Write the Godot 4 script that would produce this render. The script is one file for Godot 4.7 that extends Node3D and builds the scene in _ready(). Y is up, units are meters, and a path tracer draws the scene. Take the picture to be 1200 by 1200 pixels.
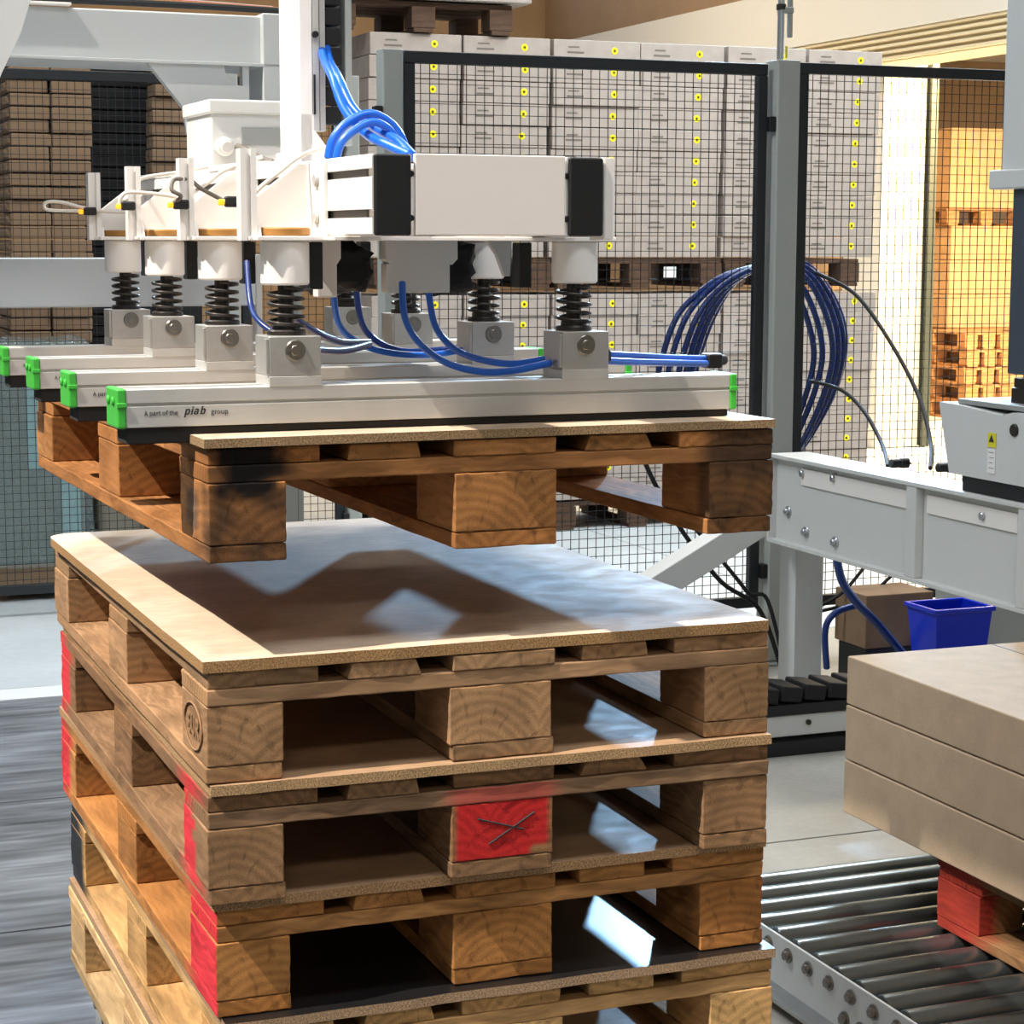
extends Node3D
# A pallet-handling cell: a vacuum gripper lifts a pallet off a stack, beside a roller conveyor with cartons, in front of a guard fence.
# World: x along the pallets' short side, y up, -z away from the camera. The stack's front left corner stands at the origin.

const GT := 0.018                                  # turn of the gripper
const GO := Vector3(0.0122, 0, -0.0092)            # its origin

var used := {}
var M := {}
var rng := RandomNumberGenerator.new()
var nz := FastNoiseLite.new()


# ------------------------------------------------------------------ geometry
class Geo:
	var v := PackedVector3Array()
	var n := PackedVector3Array()
	var u := PackedVector2Array()
	var c := PackedColorArray()
	var t := PackedInt32Array()
	var paint = null
	var tint := Color.WHITE
	var jitter: FastNoiseLite
	var jit := 0.0

	func vert(p: Vector3, nn: Vector3, uv: Vector2) -> int:
		v.append(p)
		n.append(nn)
		u.append(uv)
		c.append(paint.call(p, nn) if paint != null else tint)
		return v.size() - 1

	func tri(a: int, b: int, d: int) -> void:
		var g := (v[b] - v[a]).cross(v[d] - v[a])
		if g.dot(n[a] + n[b] + n[d]) > 0.0:
			t.append_array([a, d, b])
		else:
			t.append_array([a, b, d])

	func quad(a: int, b: int, d: int, e: int) -> void:
		tri(a, b, d)
		tri(a, d, e)

	static func steps(h: float, b: float, k: int) -> Array:
		var s := [-h]
		if b > 0.0:
			s.append(-h + b)
		for i in range(1, k):
			s.append(lerpf(-h + b, h - b, float(i) / k))
		if b > 0.0:
			s.append(h - b)
		s.append(h)
		return s

	# box with softened edges; faces across `split` go to `other` when it is given
	func box(at: Vector3, size: Vector3, b := 0.0, seg := Vector3i.ONE, x := Transform3D(), split := -1, other: Geo = null, uvo := Vector2.ZERO, grain := 0) -> void:
		var h := size / 2
		b = minf(b, minf(h.x, minf(h.y, h.z)) * 0.9)
		for a in 3:
			var i := (a + 1) % 3
			var j := (a + 2) % 3
			if i != grain and j == grain:
				var k := i
				i = j
				j = k
			var g: Geo = other if a == split and other else self
			var si := steps(h[i], b, seg[i])
			var sj := steps(h[j], b, seg[j])
			for s in [-1.0, 1.0]:
				var first := g.v.size()
				for e in si:
					for f in sj:
						var p := Vector3.ZERO
						p[a] = s * h[a]
						p[i] = e
						p[j] = f
						var inner := p.clamp(-h + Vector3.ONE * b, h - Vector3.ONE * b)
						var nn := Vector3.ZERO
						if b > 0.0:
							nn = (p - inner).normalized()
							p = inner + nn * b
						else:
							nn[a] = s
						p += at
						var q := x * p
						var m := (x.basis * nn).normalized()
						if jitter:
							q += m * jitter.get_noise_3dv(q * 60.0) * jit
						g.vert(q, m, uvo + Vector2(e, f) + Vector2(0.13 * a, 0.29 * a + s * 0.07))
				var w := sj.size()
				for e in si.size() - 1:
					for f in w - 1:
						var o := first + e * w + f
						g.quad(o, o + w, o + w + 1, o + 1)

	func ring(at: Vector3, ax: Vector3, ay: Vector3, r: float, seg: int, nn_axis: Vector3, slope: float, vv: float) -> int:
		var first := v.size()
		for k in seg + 1:
			var an := TAU * k / seg
			var d := ax * cos(an) + ay * sin(an)
			vert(at + d * r, (d + nn_axis * slope).normalized(), Vector2(float(k) / seg, vv))
		return first

	func cyl(a: Vector3, b: Vector3, r: float, r2 := -1.0, seg := 20, caps := true) -> void:
		if r2 < 0.0:
			r2 = r
		var ax := (b - a).normalized()
		var e := ax.cross(Vector3.UP if absf(ax.y) < 0.9 else Vector3.RIGHT).normalized()
		var f := ax.cross(e)
		var slope := (r - r2) / maxf((b - a).length(), 1e-6)
		var p := ring(a, e, f, r, seg, ax, slope, 0.0)
		var q := ring(b, e, f, r2, seg, ax, slope, (b - a).length())
		for k in seg:
			quad(p + k, q + k, q + k + 1, p + k + 1)
		if caps:
			for end in [[a, -ax, r], [b, ax, r2]]:
				if end[2] > 0.0:
					var m := vert(end[0], end[1], Vector2.ZERO)
					for k in seg + 1:
						var an := TAU * k / seg
						vert(end[0] + (e * cos(an) + f * sin(an)) * end[2], end[1], Vector2(cos(an), sin(an)) * end[2])
					for k in seg:
						tri(m, m + 1 + k, m + 2 + k)

	# a cylinder whose rims are softened
	func drum(a: Vector3, b: Vector3, r: float, ch := 0.002, seg := 24) -> void:
		var ax := (b - a).normalized()
		cyl(a + ax * ch, b - ax * ch, r, r, seg, false)
		cyl(a, a + ax * ch, r - ch, r, seg, true)
		cyl(b - ax * ch, b, r, r - ch, seg, true)

	func tube(pts: Array, r: float, seg := 10, smooth := 6) -> void:
		var path := []
		var m := pts.size()
		if smooth > 1 and m > 2:
			for i in m - 1:
				var p0: Vector3 = pts[maxi(i - 1, 0)]
				var p3: Vector3 = pts[mini(i + 2, m - 1)]
				for k in smooth:
					path.append((pts[i] as Vector3).cubic_interpolate(pts[i + 1], p0, p3, float(k) / smooth))
			path.append(pts[m - 1])
		else:
			path = pts
		var e := Vector3.ZERO
		var last := -1
		var lon := 0.0
		for i in path.size():
			var d: Vector3 = (path[mini(i + 1, path.size() - 1)] - path[maxi(i - 1, 0)]).normalized()
			if e == Vector3.ZERO:
				e = d.cross(Vector3.UP if absf(d.y) < 0.9 else Vector3.RIGHT).normalized()
			e = (e - d * e.dot(d)).normalized()
			if i:
				lon += (path[i] - path[i - 1]).length()
			var now := ring(path[i], e, d.cross(e), r, seg, d, 0.0, lon)
			if last >= 0:
				for k in seg:
					quad(last + k, now + k, now + k + 1, last + k + 1)
			last = now
		for end in [[path[0], path[1]], [path[-1], path[-2]]]:
			var ax: Vector3 = (end[0] - end[1]).normalized()
			cyl(end[0], end[0] + ax * r * 0.3, r, r * 0.6, seg, true)

	# polygon in x-y, pushed along z from z0 to z1
	func prism(poly: PackedVector2Array, z0: float, z1: float, x := Transform3D()) -> void:
		var ids := Geometry2D.triangulate_polygon(poly)
		for s in [[z0, -1.0], [z1, 1.0]]:
			var first := v.size()
			var nn := (x.basis * Vector3(0, 0, s[1] * signf(z1 - z0))).normalized()
			for p in poly:
				vert(x * Vector3(p.x, p.y, s[0]), nn, p)
			for k in range(0, ids.size(), 3):
				tri(first + ids[k], first + ids[k + 1], first + ids[k + 2])
		var area := 0.0
		for k in poly.size():
			area += poly[k].cross(poly[(k + 1) % poly.size()])
		var run := 0.0
		for k in poly.size():
			var p := poly[k]
			var q := poly[(k + 1) % poly.size()]
			var o := (q - p).normalized()
			var nn := (x.basis * Vector3(o.y, -o.x, 0) * signf(area)).normalized()
			var a := vert(x * Vector3(p.x, p.y, z0), nn, Vector2(z0, run))
			var l := (q - p).length()
			vert(x * Vector3(q.x, q.y, z0), nn, Vector2(z0, run + l))
			vert(x * Vector3(q.x, q.y, z1), nn, Vector2(z1, run + l))
			vert(x * Vector3(p.x, p.y, z1), nn, Vector2(z1, run))
			quad(a, a + 1, a + 2, a + 3)
			run += l

	# polygon with softened outline on its front and back
	func slab(poly: PackedVector2Array, z0: float, z1: float, ch: float, x := Transform3D()) -> void:
		var small := Geometry2D.offset_polygon(poly, -ch)
		if small.is_empty() or small[0].size() != poly.size():
			prism(poly, z0, z1, x)
			return
		prism(poly, z0 + ch, z1 - ch, x)
		prism(small[0], z0, z1, x)


func geo(tint := Color.WHITE) -> Geo:
	var g := Geo.new()
	g.tint = tint
	return g


func build(list: Array) -> ArrayMesh:                # [geo, material, geo, material, ...]
	var m := ArrayMesh.new()
	for k in range(0, list.size(), 2):
		var g: Geo = list[k]
		if g.t.is_empty():
			continue
		var a := []
		a.resize(Mesh.ARRAY_MAX)
		a[Mesh.ARRAY_VERTEX] = g.v
		a[Mesh.ARRAY_NORMAL] = g.n
		a[Mesh.ARRAY_TEX_UV] = g.u
		a[Mesh.ARRAY_COLOR] = g.c
		a[Mesh.ARRAY_INDEX] = g.t
		m.add_surface_from_arrays(Mesh.PRIMITIVE_TRIANGLES, a)
		m.surface_set_material(m.get_surface_count() - 1, list[k + 1])
	return m


func numbered(called: String) -> String:
	var k: int = used.get(called, 0)
	used[called] = k + 1
	return called if k == 0 else "%s_%03d" % [called, k]


func tag(o: Node, label: String, category: String, group := "") -> void:
	o.set_meta("label", label)
	o.set_meta("category", category)
	if group:
		o.set_meta("group", group)


func thing(called: String, label: String, category: String, at := Vector3.ZERO, turn := 0.0, group := "") -> Node3D:
	var o := Node3D.new()
	o.name = numbered(called)
	add_child(o)
	o.position = at
	o.rotation.y = turn
	tag(o, label, category, group)
	return o


func part(called: String, mesh: Mesh, parent: Node3D, at := Vector3.ZERO) -> MeshInstance3D:
	var o := MeshInstance3D.new()
	o.name = called
	o.mesh = mesh
	o.position = at
	parent.add_child(o, true)
	return o


func solo(called: String, mesh: Mesh, label: String, category: String, at := Vector3.ZERO, group := "") -> MeshInstance3D:
	var o := MeshInstance3D.new()
	o.name = numbered(called)
	o.mesh = mesh
	o.position = at
	add_child(o)
	tag(o, label, category, group)
	return o


func struct(called: String, mesh: Mesh, at := Vector3.ZERO) -> MeshInstance3D:
	var o := MeshInstance3D.new()
	o.name = called
	o.mesh = mesh
	o.position = at
	add_child(o, true)
	o.set_meta("kind", "structure")
	return o


func boxm(size: Vector3, m: Material, b := 0.0, at := Vector3.ZERO) -> ArrayMesh:
	var g := geo()
	g.box(at, size, b)
	return build([g, m])


# ------------------------------------------------------------------ materials
func mat(hex: String, rough := 0.6, metal := 0.0, tex: Texture2D = null, scale := 1.0) -> StandardMaterial3D:
	var m := StandardMaterial3D.new()
	m.albedo_color = Color(hex)
	m.roughness = rough
	m.metallic = metal
	if tex:
		m.albedo_texture = tex
		m.uv1_scale = Vector3.ONE * scale
	return m


func picture(w: int, h: int, f: Callable) -> ImageTexture:
	var im := Image.create(w, h, false, Image.FORMAT_RGB8)
	for y in h:
		for x in w:
			im.set_pixel(x, y, f.call(float(x) / w, float(y) / h))
	return ImageTexture.create_from_image(im)


func noise(freq: float, oct := 4, s := 1) -> FastNoiseLite:
	var f := FastNoiseLite.new()
	f.noise_type = FastNoiseLite.TYPE_SIMPLEX_SMOOTH
	f.frequency = freq
	f.fractal_octaves = oct
	f.seed = s
	return f


# noise that repeats over the unit square
func wrapped(f: FastNoiseLite, x: float, y: float, sx: float, sy: float) -> float:
	var a := f.get_noise_2d(x * sx, y * sy)
	var b := f.get_noise_2d((x - 1.0) * sx, y * sy)
	var c := f.get_noise_2d(x * sx, (y - 1.0) * sy)
	var d := f.get_noise_2d((x - 1.0) * sx, (y - 1.0) * sy)
	return lerpf(lerpf(a, b, x), lerpf(c, d, x), y)


func make_materials() -> void:
	var f := noise(1.0, 4, 3)
	var f2 := noise(1.0, 3, 8)
	# wood: u runs along the grain
	var grain := picture(384, 384, func(x, y):
		var wob := wrapped(f, x, y, 3.0, 3.0) * 0.06
		var line := wrapped(f2, x, fposmod(y + wob, 1.0), 2.5, 44.0)
		var fine := wrapped(f, x, y, 9.0, 150.0)
		var blot := wrapped(f2, x, y, 5.0, 6.0)
		var k := clampf(0.84 + line * 0.24 + fine * 0.12 + blot * 0.12, 0.0, 1.0)
		return Color(k, k * (0.965 + 0.035 * k), k * (0.92 + 0.08 * k)))
	# the ends of boards: growth rings and checks
	var rings := picture(256, 256, func(x, y):
		var d := Vector2(x - 0.5, y + 0.18).length() + wrapped(f, x, y, 4.0, 4.0) * 0.03
		var r := 0.5 + 0.5 * sin(d * 78.0)
		var an := atan2(y + 0.18, x - 0.5)
		var crack := smoothstep(0.93, 1.0, absf(sin(an * 11.0 + wrapped(f2, x, y, 3.0, 3.0) * 1.5))) * smoothstep(0.0, 0.35, wrapped(f2, x, y, 6.0, 6.0) + 0.1)
		var k := clampf(0.9 - r * 0.11 + wrapped(f, x, y, 60.0, 60.0) * 0.2 - crack * 0.12, 0.0, 1.0)
		return Color(k, k * 0.98, k * 0.94))
	var chips := picture(384, 384, func(x, y):
		var a := wrapped(f, x, y, 60.0, 90.0)
		var b := wrapped(f2, x, y, 140.0, 200.0)
		var k := clampf(0.8 + a * 0.45 + b * 0.4, 0.25, 1.0)
		return Color(k, k * 0.97, k * 0.93))
	var board := picture(256, 256, func(x, y):
		var a := wrapped(f, x, y, 4.0, 4.0)
		var b := wrapped(f2, x, y, 90.0, 90.0)
		var e := wrapped(f, x, y, 9.0, 34.0)
		var k := clampf(0.9 + a * 0.12 + b * 0.02 + e * 0.1, 0.0, 1.0)
		return Color(k, k * 0.985, k * 0.965))
	var dust := picture(256, 256, func(x, y):
		var a := wrapped(f, x, y, 6.0, 9.0)
		var b := wrapped(f2, x, y, 22.0, 30.0)
		var k := clampf(0.82 + a * 0.2 + b * 0.06, 0.5, 1.0)
		return Color(k, k, k))
	var smear := picture(512, 512, func(x, y):
		var a := wrapped(f, x, y, 3.0, 26.0)
		var b := wrapped(f2, x, y, 10.0, 90.0)
		var e := wrapped(f2, x, y, 3.0, 3.0)
		var k := clampf(0.72 + a * 0.34 + b * 0.22 + e * 0.2, 0.12, 1.0)
		return Color(k * 0.98, k * 0.99, k))
	var kraft := picture(256, 256, func(x, y):
		var k := clampf(0.93 + wrapped(f, x, y, 5.0, 5.0) * 0.07 + wrapped(f2, x, y, 70.0, 70.0) * 0.05, 0.0, 1.0)
		return Color(k, k, k))
	var brushed := picture(256, 256, func(x, y):
		var k := clampf(0.92 + wrapped(f, x, y, 3.0, 120.0) * 0.03 + wrapped(f2, x, y, 4.0, 4.0) * 0.05, 0.0, 1.0)
		return Color(k, k, k))
	var crinkle := picture(256, 256, func(x, y):
		var k := clampf(0.5 + wrapped(f, x, y, 16.0, 5.0) * 0.6, 0.0, 1.0)
		return Color(k, k, k))
	for w in [["wood", grain, 1.6, 0.78], ["wood_end", rings, 6.0, 0.85], ["chip", chips, 4.0, 0.85]]:
		var m := mat("ffffff", w[3], 0.0, w[1], w[2])
		m.vertex_color_use_as_albedo = true
		m.metallic_specular = 0.3
		M[w[0]] = m
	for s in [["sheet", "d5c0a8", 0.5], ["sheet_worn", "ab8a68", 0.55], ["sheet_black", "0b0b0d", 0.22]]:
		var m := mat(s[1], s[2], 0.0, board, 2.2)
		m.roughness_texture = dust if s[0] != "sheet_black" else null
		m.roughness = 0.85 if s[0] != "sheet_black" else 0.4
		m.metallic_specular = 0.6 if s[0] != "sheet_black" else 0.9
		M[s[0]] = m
	M.white = mat("e6e2dc", 0.42)
	M.cream = mat("dfd7cf", 0.5)
	M.machine = mat("c9ccca", 0.45)
	M.rail_white = mat("e9eef0", 0.45)
	M.gantry = mat("b3b7b7", 0.45)
	M.frame_grey = mat("c8cac7", 0.5)
	M.box_grey = mat("d5d4cf", 0.5)
	M.plate_grey = mat("8f928f", 0.5)
	M.alu = mat("d3d2cd", 0.42, 0.35, brushed, 3.0)
	M.alu_raw = mat("c4c2bd", 0.36, 0.55, brushed, 5.0)
	M.steel = mat("c9ccce", 0.28, 0.9, brushed, 4.0)
	M.roller = mat("8e9799", 0.3, 0.95, brushed, 2.0)
	M.bolt = mat("8a857c", 0.3, 0.9)
	M.dark_steel = mat("3c3834", 0.38, 0.7)
	M.black = mat("0d0e10", 0.5)
	M.rubber = mat("0b0b0d", 0.75)
	M.foam = mat("24221f", 0.95)
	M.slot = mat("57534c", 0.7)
	M.green = mat("3dab3a", 0.45)
	M.brass = mat("a9793c", 0.5, 0.3)
	M.hose = mat("1f62c9", 0.28)
	M.hose_dark = mat("12306f", 0.32)
	M.cable = mat("d9d2c6", 0.5)
	M.cable_dark = mat("6e675e", 0.6)
	M.ink = mat("2a2a2c", 0.8)
	M.burn = mat("8a6846", 0.9)
	M.sticker = mat("efe21c", 0.55)
	M.sticker_dark = mat("57520f", 0.6)
	M.fence = mat("1c2023", 0.5)
	M.post = mat("a3a7a1", 0.55)
	M.carton = mat("d0b595", 0.85, 0.0, kraft, 2.0)
	M.carton_far = mat("b6aaa0", 0.85, 0.0, kraft, 2.0)
	M.carton_flat = mat("8f7459", 0.85, 0.0, kraft, 2.0)
	M.carton_warm = mat("cfa87c", 0.85, 0.0, kraft, 1.0)
	M.paper = mat("e4e4e2", 0.7)
	M.red_paint = mat("b5332c", 0.6)
	M.maroon = mat("8d2f3e", 0.6)
	M.blue_bin = mat("1130c4", 0.35)
	M.yellow = mat("d8cf2a", 0.5)
	M.floor = mat("a4a8ad", 0.5, 0.0, smear, 0.35)
	M.floor_plate = mat("aaa8a0", 0.55, 0.0, kraft, 0.5)
	M.floor_line = mat("dfe2e3", 0.6)
	M.concrete = mat("dfe7eb", 0.35, 0.0, kraft, 0.3)
	M.joint = mat("3f4246", 0.8)
	M.wall_brown = mat("a68866", 0.85, 0.0, kraft, 0.3)
	M.wall_white = mat("d6d0c3", 0.8)
	M.wall_cream = mat("d8c9a6", 0.7)
	M.ceiling = mat("9a8a74", 0.9)
	M.wood_far = mat("c99460", 0.8, 0.0, grain, 1.2)
	M.wood_dim = mat("5f4532", 0.85, 0.0, grain, 1.2)
	M.film = StandardMaterial3D.new()
	var fm: StandardMaterial3D = M.film
	fm.albedo_color = Color(0.75, 0.86, 0.87, 0.2)
	fm.transparency = BaseMaterial3D.TRANSPARENCY_ALPHA
	fm.roughness = 0.12
	fm.heightmap_enabled = true
	fm.heightmap_texture = crinkle
	fm.heightmap_scale = 3.0
	M.wrapped_load = mat("6f736a", 0.7, 0.0, kraft, 1.0)
	M.lamp = mat("ffffff", 0.5)
	var lm: StandardMaterial3D = M.lamp
	lm.emission_enabled = true
	lm.emission = Color(1, 0.97, 0.9)
	lm.emission_energy_multiplier = 3.0


# ------------------------------------------------------------------ pallets
func lin(hex: String) -> Color:
	return Color(hex).srgb_to_linear()


# one board or block with its own tone; `grain` is the axis along the fibres
func plank(called: String, parent: Node3D, at: Vector3, size: Vector3, grain: int, base: Color, paint, seg := Vector3i(2, 1, 2), cut := 0.0) -> void:
	var tone := rng.randf_range(0.84, 1.1)
	var warm := rng.randf_range(-0.05, 0.05)
	var own := Color(base.r * (tone + warm), base.g * tone, base.b * (tone - warm))
	var off := Vector3(rng.randf(), rng.randf(), rng.randf()) * 9.0
	var look := func(p: Vector3, nn: Vector3) -> Color:
		var k := 1.0 + nz.get_noise_3dv(p * 9.0 + off) * 0.34 + nz.get_noise_3dv(p * 31.0 + off) * 0.2
		var col := Color(own.r * k, own.g * k, own.b * k)
		return paint.call(p, nn, called, col) if paint != null else col
	var a := geo()
	var b := geo()
	for g in [a, b]:
		g.paint = look
		g.jitter = nz
		g.jit = 0.0014
	var x := Transform3D(Basis(Vector3.UP, rng.randf_range(-0.004, 0.004)), Vector3.ZERO)
	if cut > 0.0:                                     # waney edge: the lower face is narrower
		x.basis = x.basis * Basis.IDENTITY
	a.box(Vector3.ZERO, size, 0.0022, seg, Transform3D(x.basis, at), grain, b, Vector2(rng.randf(), rng.randf()) * 3.0, grain)
	if cut != 0.0:
		for g in [a, b]:
			for k in g.v.size():
				if g.v[k].y > at.y:
					g.v[k].x = at.x + (g.v[k].x - at.x) * (1.0 - cut) 
	part(called, build([a, M.wood, b, M.wood_end]), parent)


func make_pallet(label: String, at: Vector3, turn: float, base: Color, paint = null, group := "", fine := true) -> Node3D:
	var t := thing("wooden_pallet", label, "pallet", at, turn, group)
	var dx := [0.0725, 0.235, 0.4, 0.565, 0.7275]
	var dw := [0.145, 0.1, 0.145, 0.1, 0.145]
	var long := Vector3i(9, 1, 12) if fine else Vector3i.ONE
	for k in 5:
		plank("deck_board", t, Vector3(dx[k] + rng.randf_range(-0.003, 0.003), -0.0115, -0.6 + rng.randf_range(-0.004, 0.004)), Vector3(dw[k], 0.021, 1.196), 2, base, paint, long, [0.0, 0.16, 0.0, 0.2, 0.0][k] * rng.randf())
	for z in [-0.0725, -0.6, -1.1275]:
		plank("stringer_board", t, Vector3(0.4, -0.033, z + rng.randf_range(-0.002, 0.002)), Vector3(0.798, 0.0215, 0.145), 0, base, paint, Vector3i(26, 2, 2) if fine else Vector3i.ONE)
	for x in [[0.05, 0.1], [0.4, 0.145], [0.75, 0.1]]:
		for z in [-0.0725, -0.6, -1.1275]:
			plank("block", t, Vector3(x[0] + rng.randf_range(-0.002, 0.002), -0.083, z), Vector3(x[1], 0.0775, 0.144), 2, base, paint, (Vector3i(16, 10, 7) if z > -0.1 else Vector3i(4, 4, 4)) if fine else Vector3i.ONE)
		plank("bottom_board", t, Vector3(x[0], -0.133, -0.6), Vector3(x[1], 0.0215, 1.198), 2, base, paint, long)
	return t


func make_sheet(label: String, at: Vector3, turn: float, size: Vector3, top: Material, rim: Color, round_corner := false) -> void:
	var pts := PackedVector2Array()
	var w := size.x
	var d := size.z
	for k in 16:
		pts.append(Vector2(w * k / 16.0, nz.get_noise_1d(k * 7.0 + at.y * 90) * 0.004))
	for k in 16:
		pts.append(Vector2(w + nz.get_noise_1d(k * 9.0 + 50) * 0.002, d * k / 16.0))
	pts.append(Vector2(w, d))
	if round_corner:
		for k in 7:
			var an := PI / 2 * k / 6.0
			pts.append(Vector2(0.05 - sin(an) * 0.05, d - 0.05 + cos(an) * 0.05))
	else:
		pts.append(Vector2(0.0, d))
	for k in range(15, 0, -1):
		pts.append(Vector2(nz.get_noise_1d(k * 5.0 + 20) * 0.002, d * k / 16.0))
	var x := Transform3D(Basis(Vector3.RIGHT, -PI / 2), Vector3.ZERO)  # polygon y becomes -z, depth becomes y
	var g := geo()
	g.prism(pts, 0.0, size.y, x)
	var flat := geo()
	var edge := geo()
	# split the faces: up and down are the smooth surface, the rest shows the chips
	for k in range(0, g.t.size(), 3):
		var a := g.t[k]
		var dst: Geo = flat if absf(g.n[a].y) > 0.5 else edge
		for j in 3:
			var q := g.t[k + j]
			dst.v.append(g.v[q])
			dst.n.append(g.n[q])
			dst.u.append(g.u[q])
			dst.c.append(Color.WHITE if dst == flat else rim)
			dst.t.append(dst.v.size() - 1)
	solo("chipboard_sheet", build([flat, top, edge, M.chip]), label, "board", at, "chipboard sheets on the pallets").rotation.y = turn


func stack() -> void:
	var red := Color(0.72, 0.045, 0.06)
	var p2 := func(p: Vector3, nn: Vector3, called: String, col: Color) -> Color:
		var ragged := nz.get_noise_3dv(p * 40.0) * 0.008
		if nn.z > 0.5 and p.z > -0.03 and p.x > 0.33 and p.x < 0.47:
			if called == "block" and not (p.x > 0.435 + ragged and p.y < -0.11):
				return Color(0.6, 0.03, 0.03)
			if called == "stringer_board":
				return col.lerp(red, 0.45)
		if nn.x < -0.5 and p.x < 0.02:
			if p.z < -0.08 + ragged and p.z > -0.16 or p.z < -1.1:
				return red
		return col
	var p3 := func(p: Vector3, nn: Vector3, called: String, col: Color) -> Color:
		if p.x < 0.02 and (nn.x < -0.4) and (p.z > -0.16 + nz.get_noise_3dv(p * 30.0) * 0.01 or p.z < -1.12):
			return red
		if p.z < -1.17 and p.x < 0.1:
			return red
		if nn.x > 0.5 and p.x > 0.79 and p.z > -0.16:
			return red
		return col
	var p4 := func(p: Vector3, nn: Vector3, called: String, col: Color) -> Color:
		if p.x < 0.02 and nn.x < -0.4 and p.z < -1.08:
			return Color(0.03, 0.035, 0.04)
		return col
	var e := make_pallet("weathered tan pallet topmost on the stack, oval brand on its left corner block", Vector3(0.008, 0.93, -0.02), 0.0, lin("b48e69"))
	# the burnt oval brand on the left face of the front left block
	var g := geo()
	var ov := []
	for k in 33:
		ov.append(Vector3(-0.0006, -0.083 + sin(TAU * k / 32) * 0.03, -0.0725 + cos(TAU * k / 32) * 0.05))
	g.tube(ov, 0.0015, 6, 1)
	var mark := part("oval_brand", build([g, M.burn]), e)
	var tm := TextMesh.new()
	tm.text = "EUR"
	tm.font = droid(700)
	tm.font_size = 32
	tm.pixel_size = 0.0011
	tm.depth = 0.001
	tm.material = M.burn
	var tx := part("brand_letters", tm, mark, Vector3(-0.0008, -0.083, -0.0725))
	tx.rotation.y = -PI / 2
	var r2 := make_pallet("grey-brown pallet second from the top of the stack, red middle block in front", Vector3(0.008, 0.7705, -0.02), -0.006, lin("9a7757"), p2)
	g = geo()
	for q in [[-0.035, 0.018, 0.03, -0.002], [0.045, 0.02, -0.02, -0.018]]:
		g.tube([Vector3(0.4 + q[0], -0.083 + q[1], 0.0002), Vector3(0.4 + q[2], -0.083 + q[3], 0.0002)], 0.0012, 6, 1)
	part("scratch_mark", build([g, M.ink]), r2)
	make_pallet("orange-toned pallet third from the top of the stack, red left corners", Vector3(0.022, 0.611, -0.045), 0.006, lin("b9824c"), p3)
	make_pallet("pale yellow pallet fourth from the top of the stack, black mark at rear corner", Vector3(0.03, 0.4515, -0.03), 0.004, lin("cfa56f"), p4)
	make_pallet("pale new wood pallet at the bottom of the stack, on the conveyor", Vector3(0.02, 0.292, -0.03), 0.0, lin("d6b384"))
	make_sheet("tan chipboard sheet on top of the stack, below the lifted pallet", Vector3(0.004, 0.931, -0.014), 0.008, Vector3(0.802, 0.015, 1.205), M.sheet, lin("b8956a"), true)
	make_sheet("brown chipboard sheet on the second pallet of the stack, frayed front edge", Vector3(0.012, 0.7715, -0.014), -0.006, Vector3(0.796, 0.0135, 1.2), M.sheet_worn, lin("c2a47c"))
	make_sheet("smooth brown chipboard sheet on the third pallet of the stack", Vector3(0.019, 0.612, -0.039), 0.006, Vector3(0.802, 0.0135, 1.2), M.sheet_worn, lin("bd9a73"))
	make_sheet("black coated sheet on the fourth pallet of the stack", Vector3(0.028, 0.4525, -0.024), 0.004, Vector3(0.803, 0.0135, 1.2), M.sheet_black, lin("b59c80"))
	make_sheet("chipboard sheet on the bottom pallet of the stack", Vector3(0.02, 0.293, -0.026), 0.0, Vector3(0.8, 0.013, 1.2), M.sheet_worn, lin("b59c80"))
	# the pallet in the gripper
	var pl := func(p: Vector3, nn: Vector3, called: String, col: Color) -> Color:
		var soot := nz.get_noise_3dv(p * 22.0) * 0.02
		if p.z > -0.03:
			var d2 := Vector2((p.x - 0.77) / (0.072 + soot), (p.y + 0.02 + soot) / 0.06).length()
			col = col.lerp(Color(0.07, 0.048, 0.03), smoothstep(1.25, 0.5, d2) * 0.85)
			if p.x < 0.11 and p.y < -0.05 or p.x > 0.7:
				col = col.lerp(Color(0.1, 0.055, 0.03), clampf(0.72 + nz.get_noise_3dv(p * 16.0) * 0.5, 0.3, 0.95))
			var d := Vector2((p.x - 0.05) / (0.058 + soot), (p.y + 0.022 + soot * 0.4) / 0.048).length()
			col = col.lerp(Color(0.012, 0.01, 0.008), smoothstep(1.15, 0.75, d))
		if nn.x < -0.5 and p.x < 0.02 and p.z > -0.15:
			var d := Vector2((p.z + 0.08) / 0.035, (p.y + 0.083) / 0.03).length()
			col = col.lerp(Color(0.16, 0.11, 0.085), smoothstep(1.1, 0.8, d) * 0.8)
		return col
	make_pallet("orange pallet held up by the gripper, sooty front corners", Vector3(0.0122, 1.214, -0.0092), 0.024, lin("bd8450"), pl)
	make_sheet("chipboard sheet on the lifted pallet, under the suction bars", Vector3(0.008, 1.215, -0.004), 0.024, Vector3(0.804, 0.0115, 1.203), M.sheet, lin("b59a78"))


func droid(weight: int) -> SystemFont:
	var f := SystemFont.new()
	f.font_names = PackedStringArray(["Droid Sans"])
	f.font_weight = weight
	return f


func words(parent: Node3D, called: String, text: String, height: float, at: Vector3, weight := 400, m: Material = null, italic := 0.0) -> void:
	var tm := TextMesh.new()
	tm.text = text
	tm.font = droid(weight)
	tm.font_size = 32
	tm.pixel_size = height / 23.0
	tm.depth = 0.0006
	tm.horizontal_alignment = HORIZONTAL_ALIGNMENT_LEFT
	tm.vertical_alignment = VERTICAL_ALIGNMENT_BOTTOM
	tm.material = m if m else M.ink
	var o := part(called, tm, parent, at)
	if italic != 0.0:
		o.basis = Basis(Vector3.RIGHT, Vector3(italic, 1, 0), Vector3.BACK)


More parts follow.
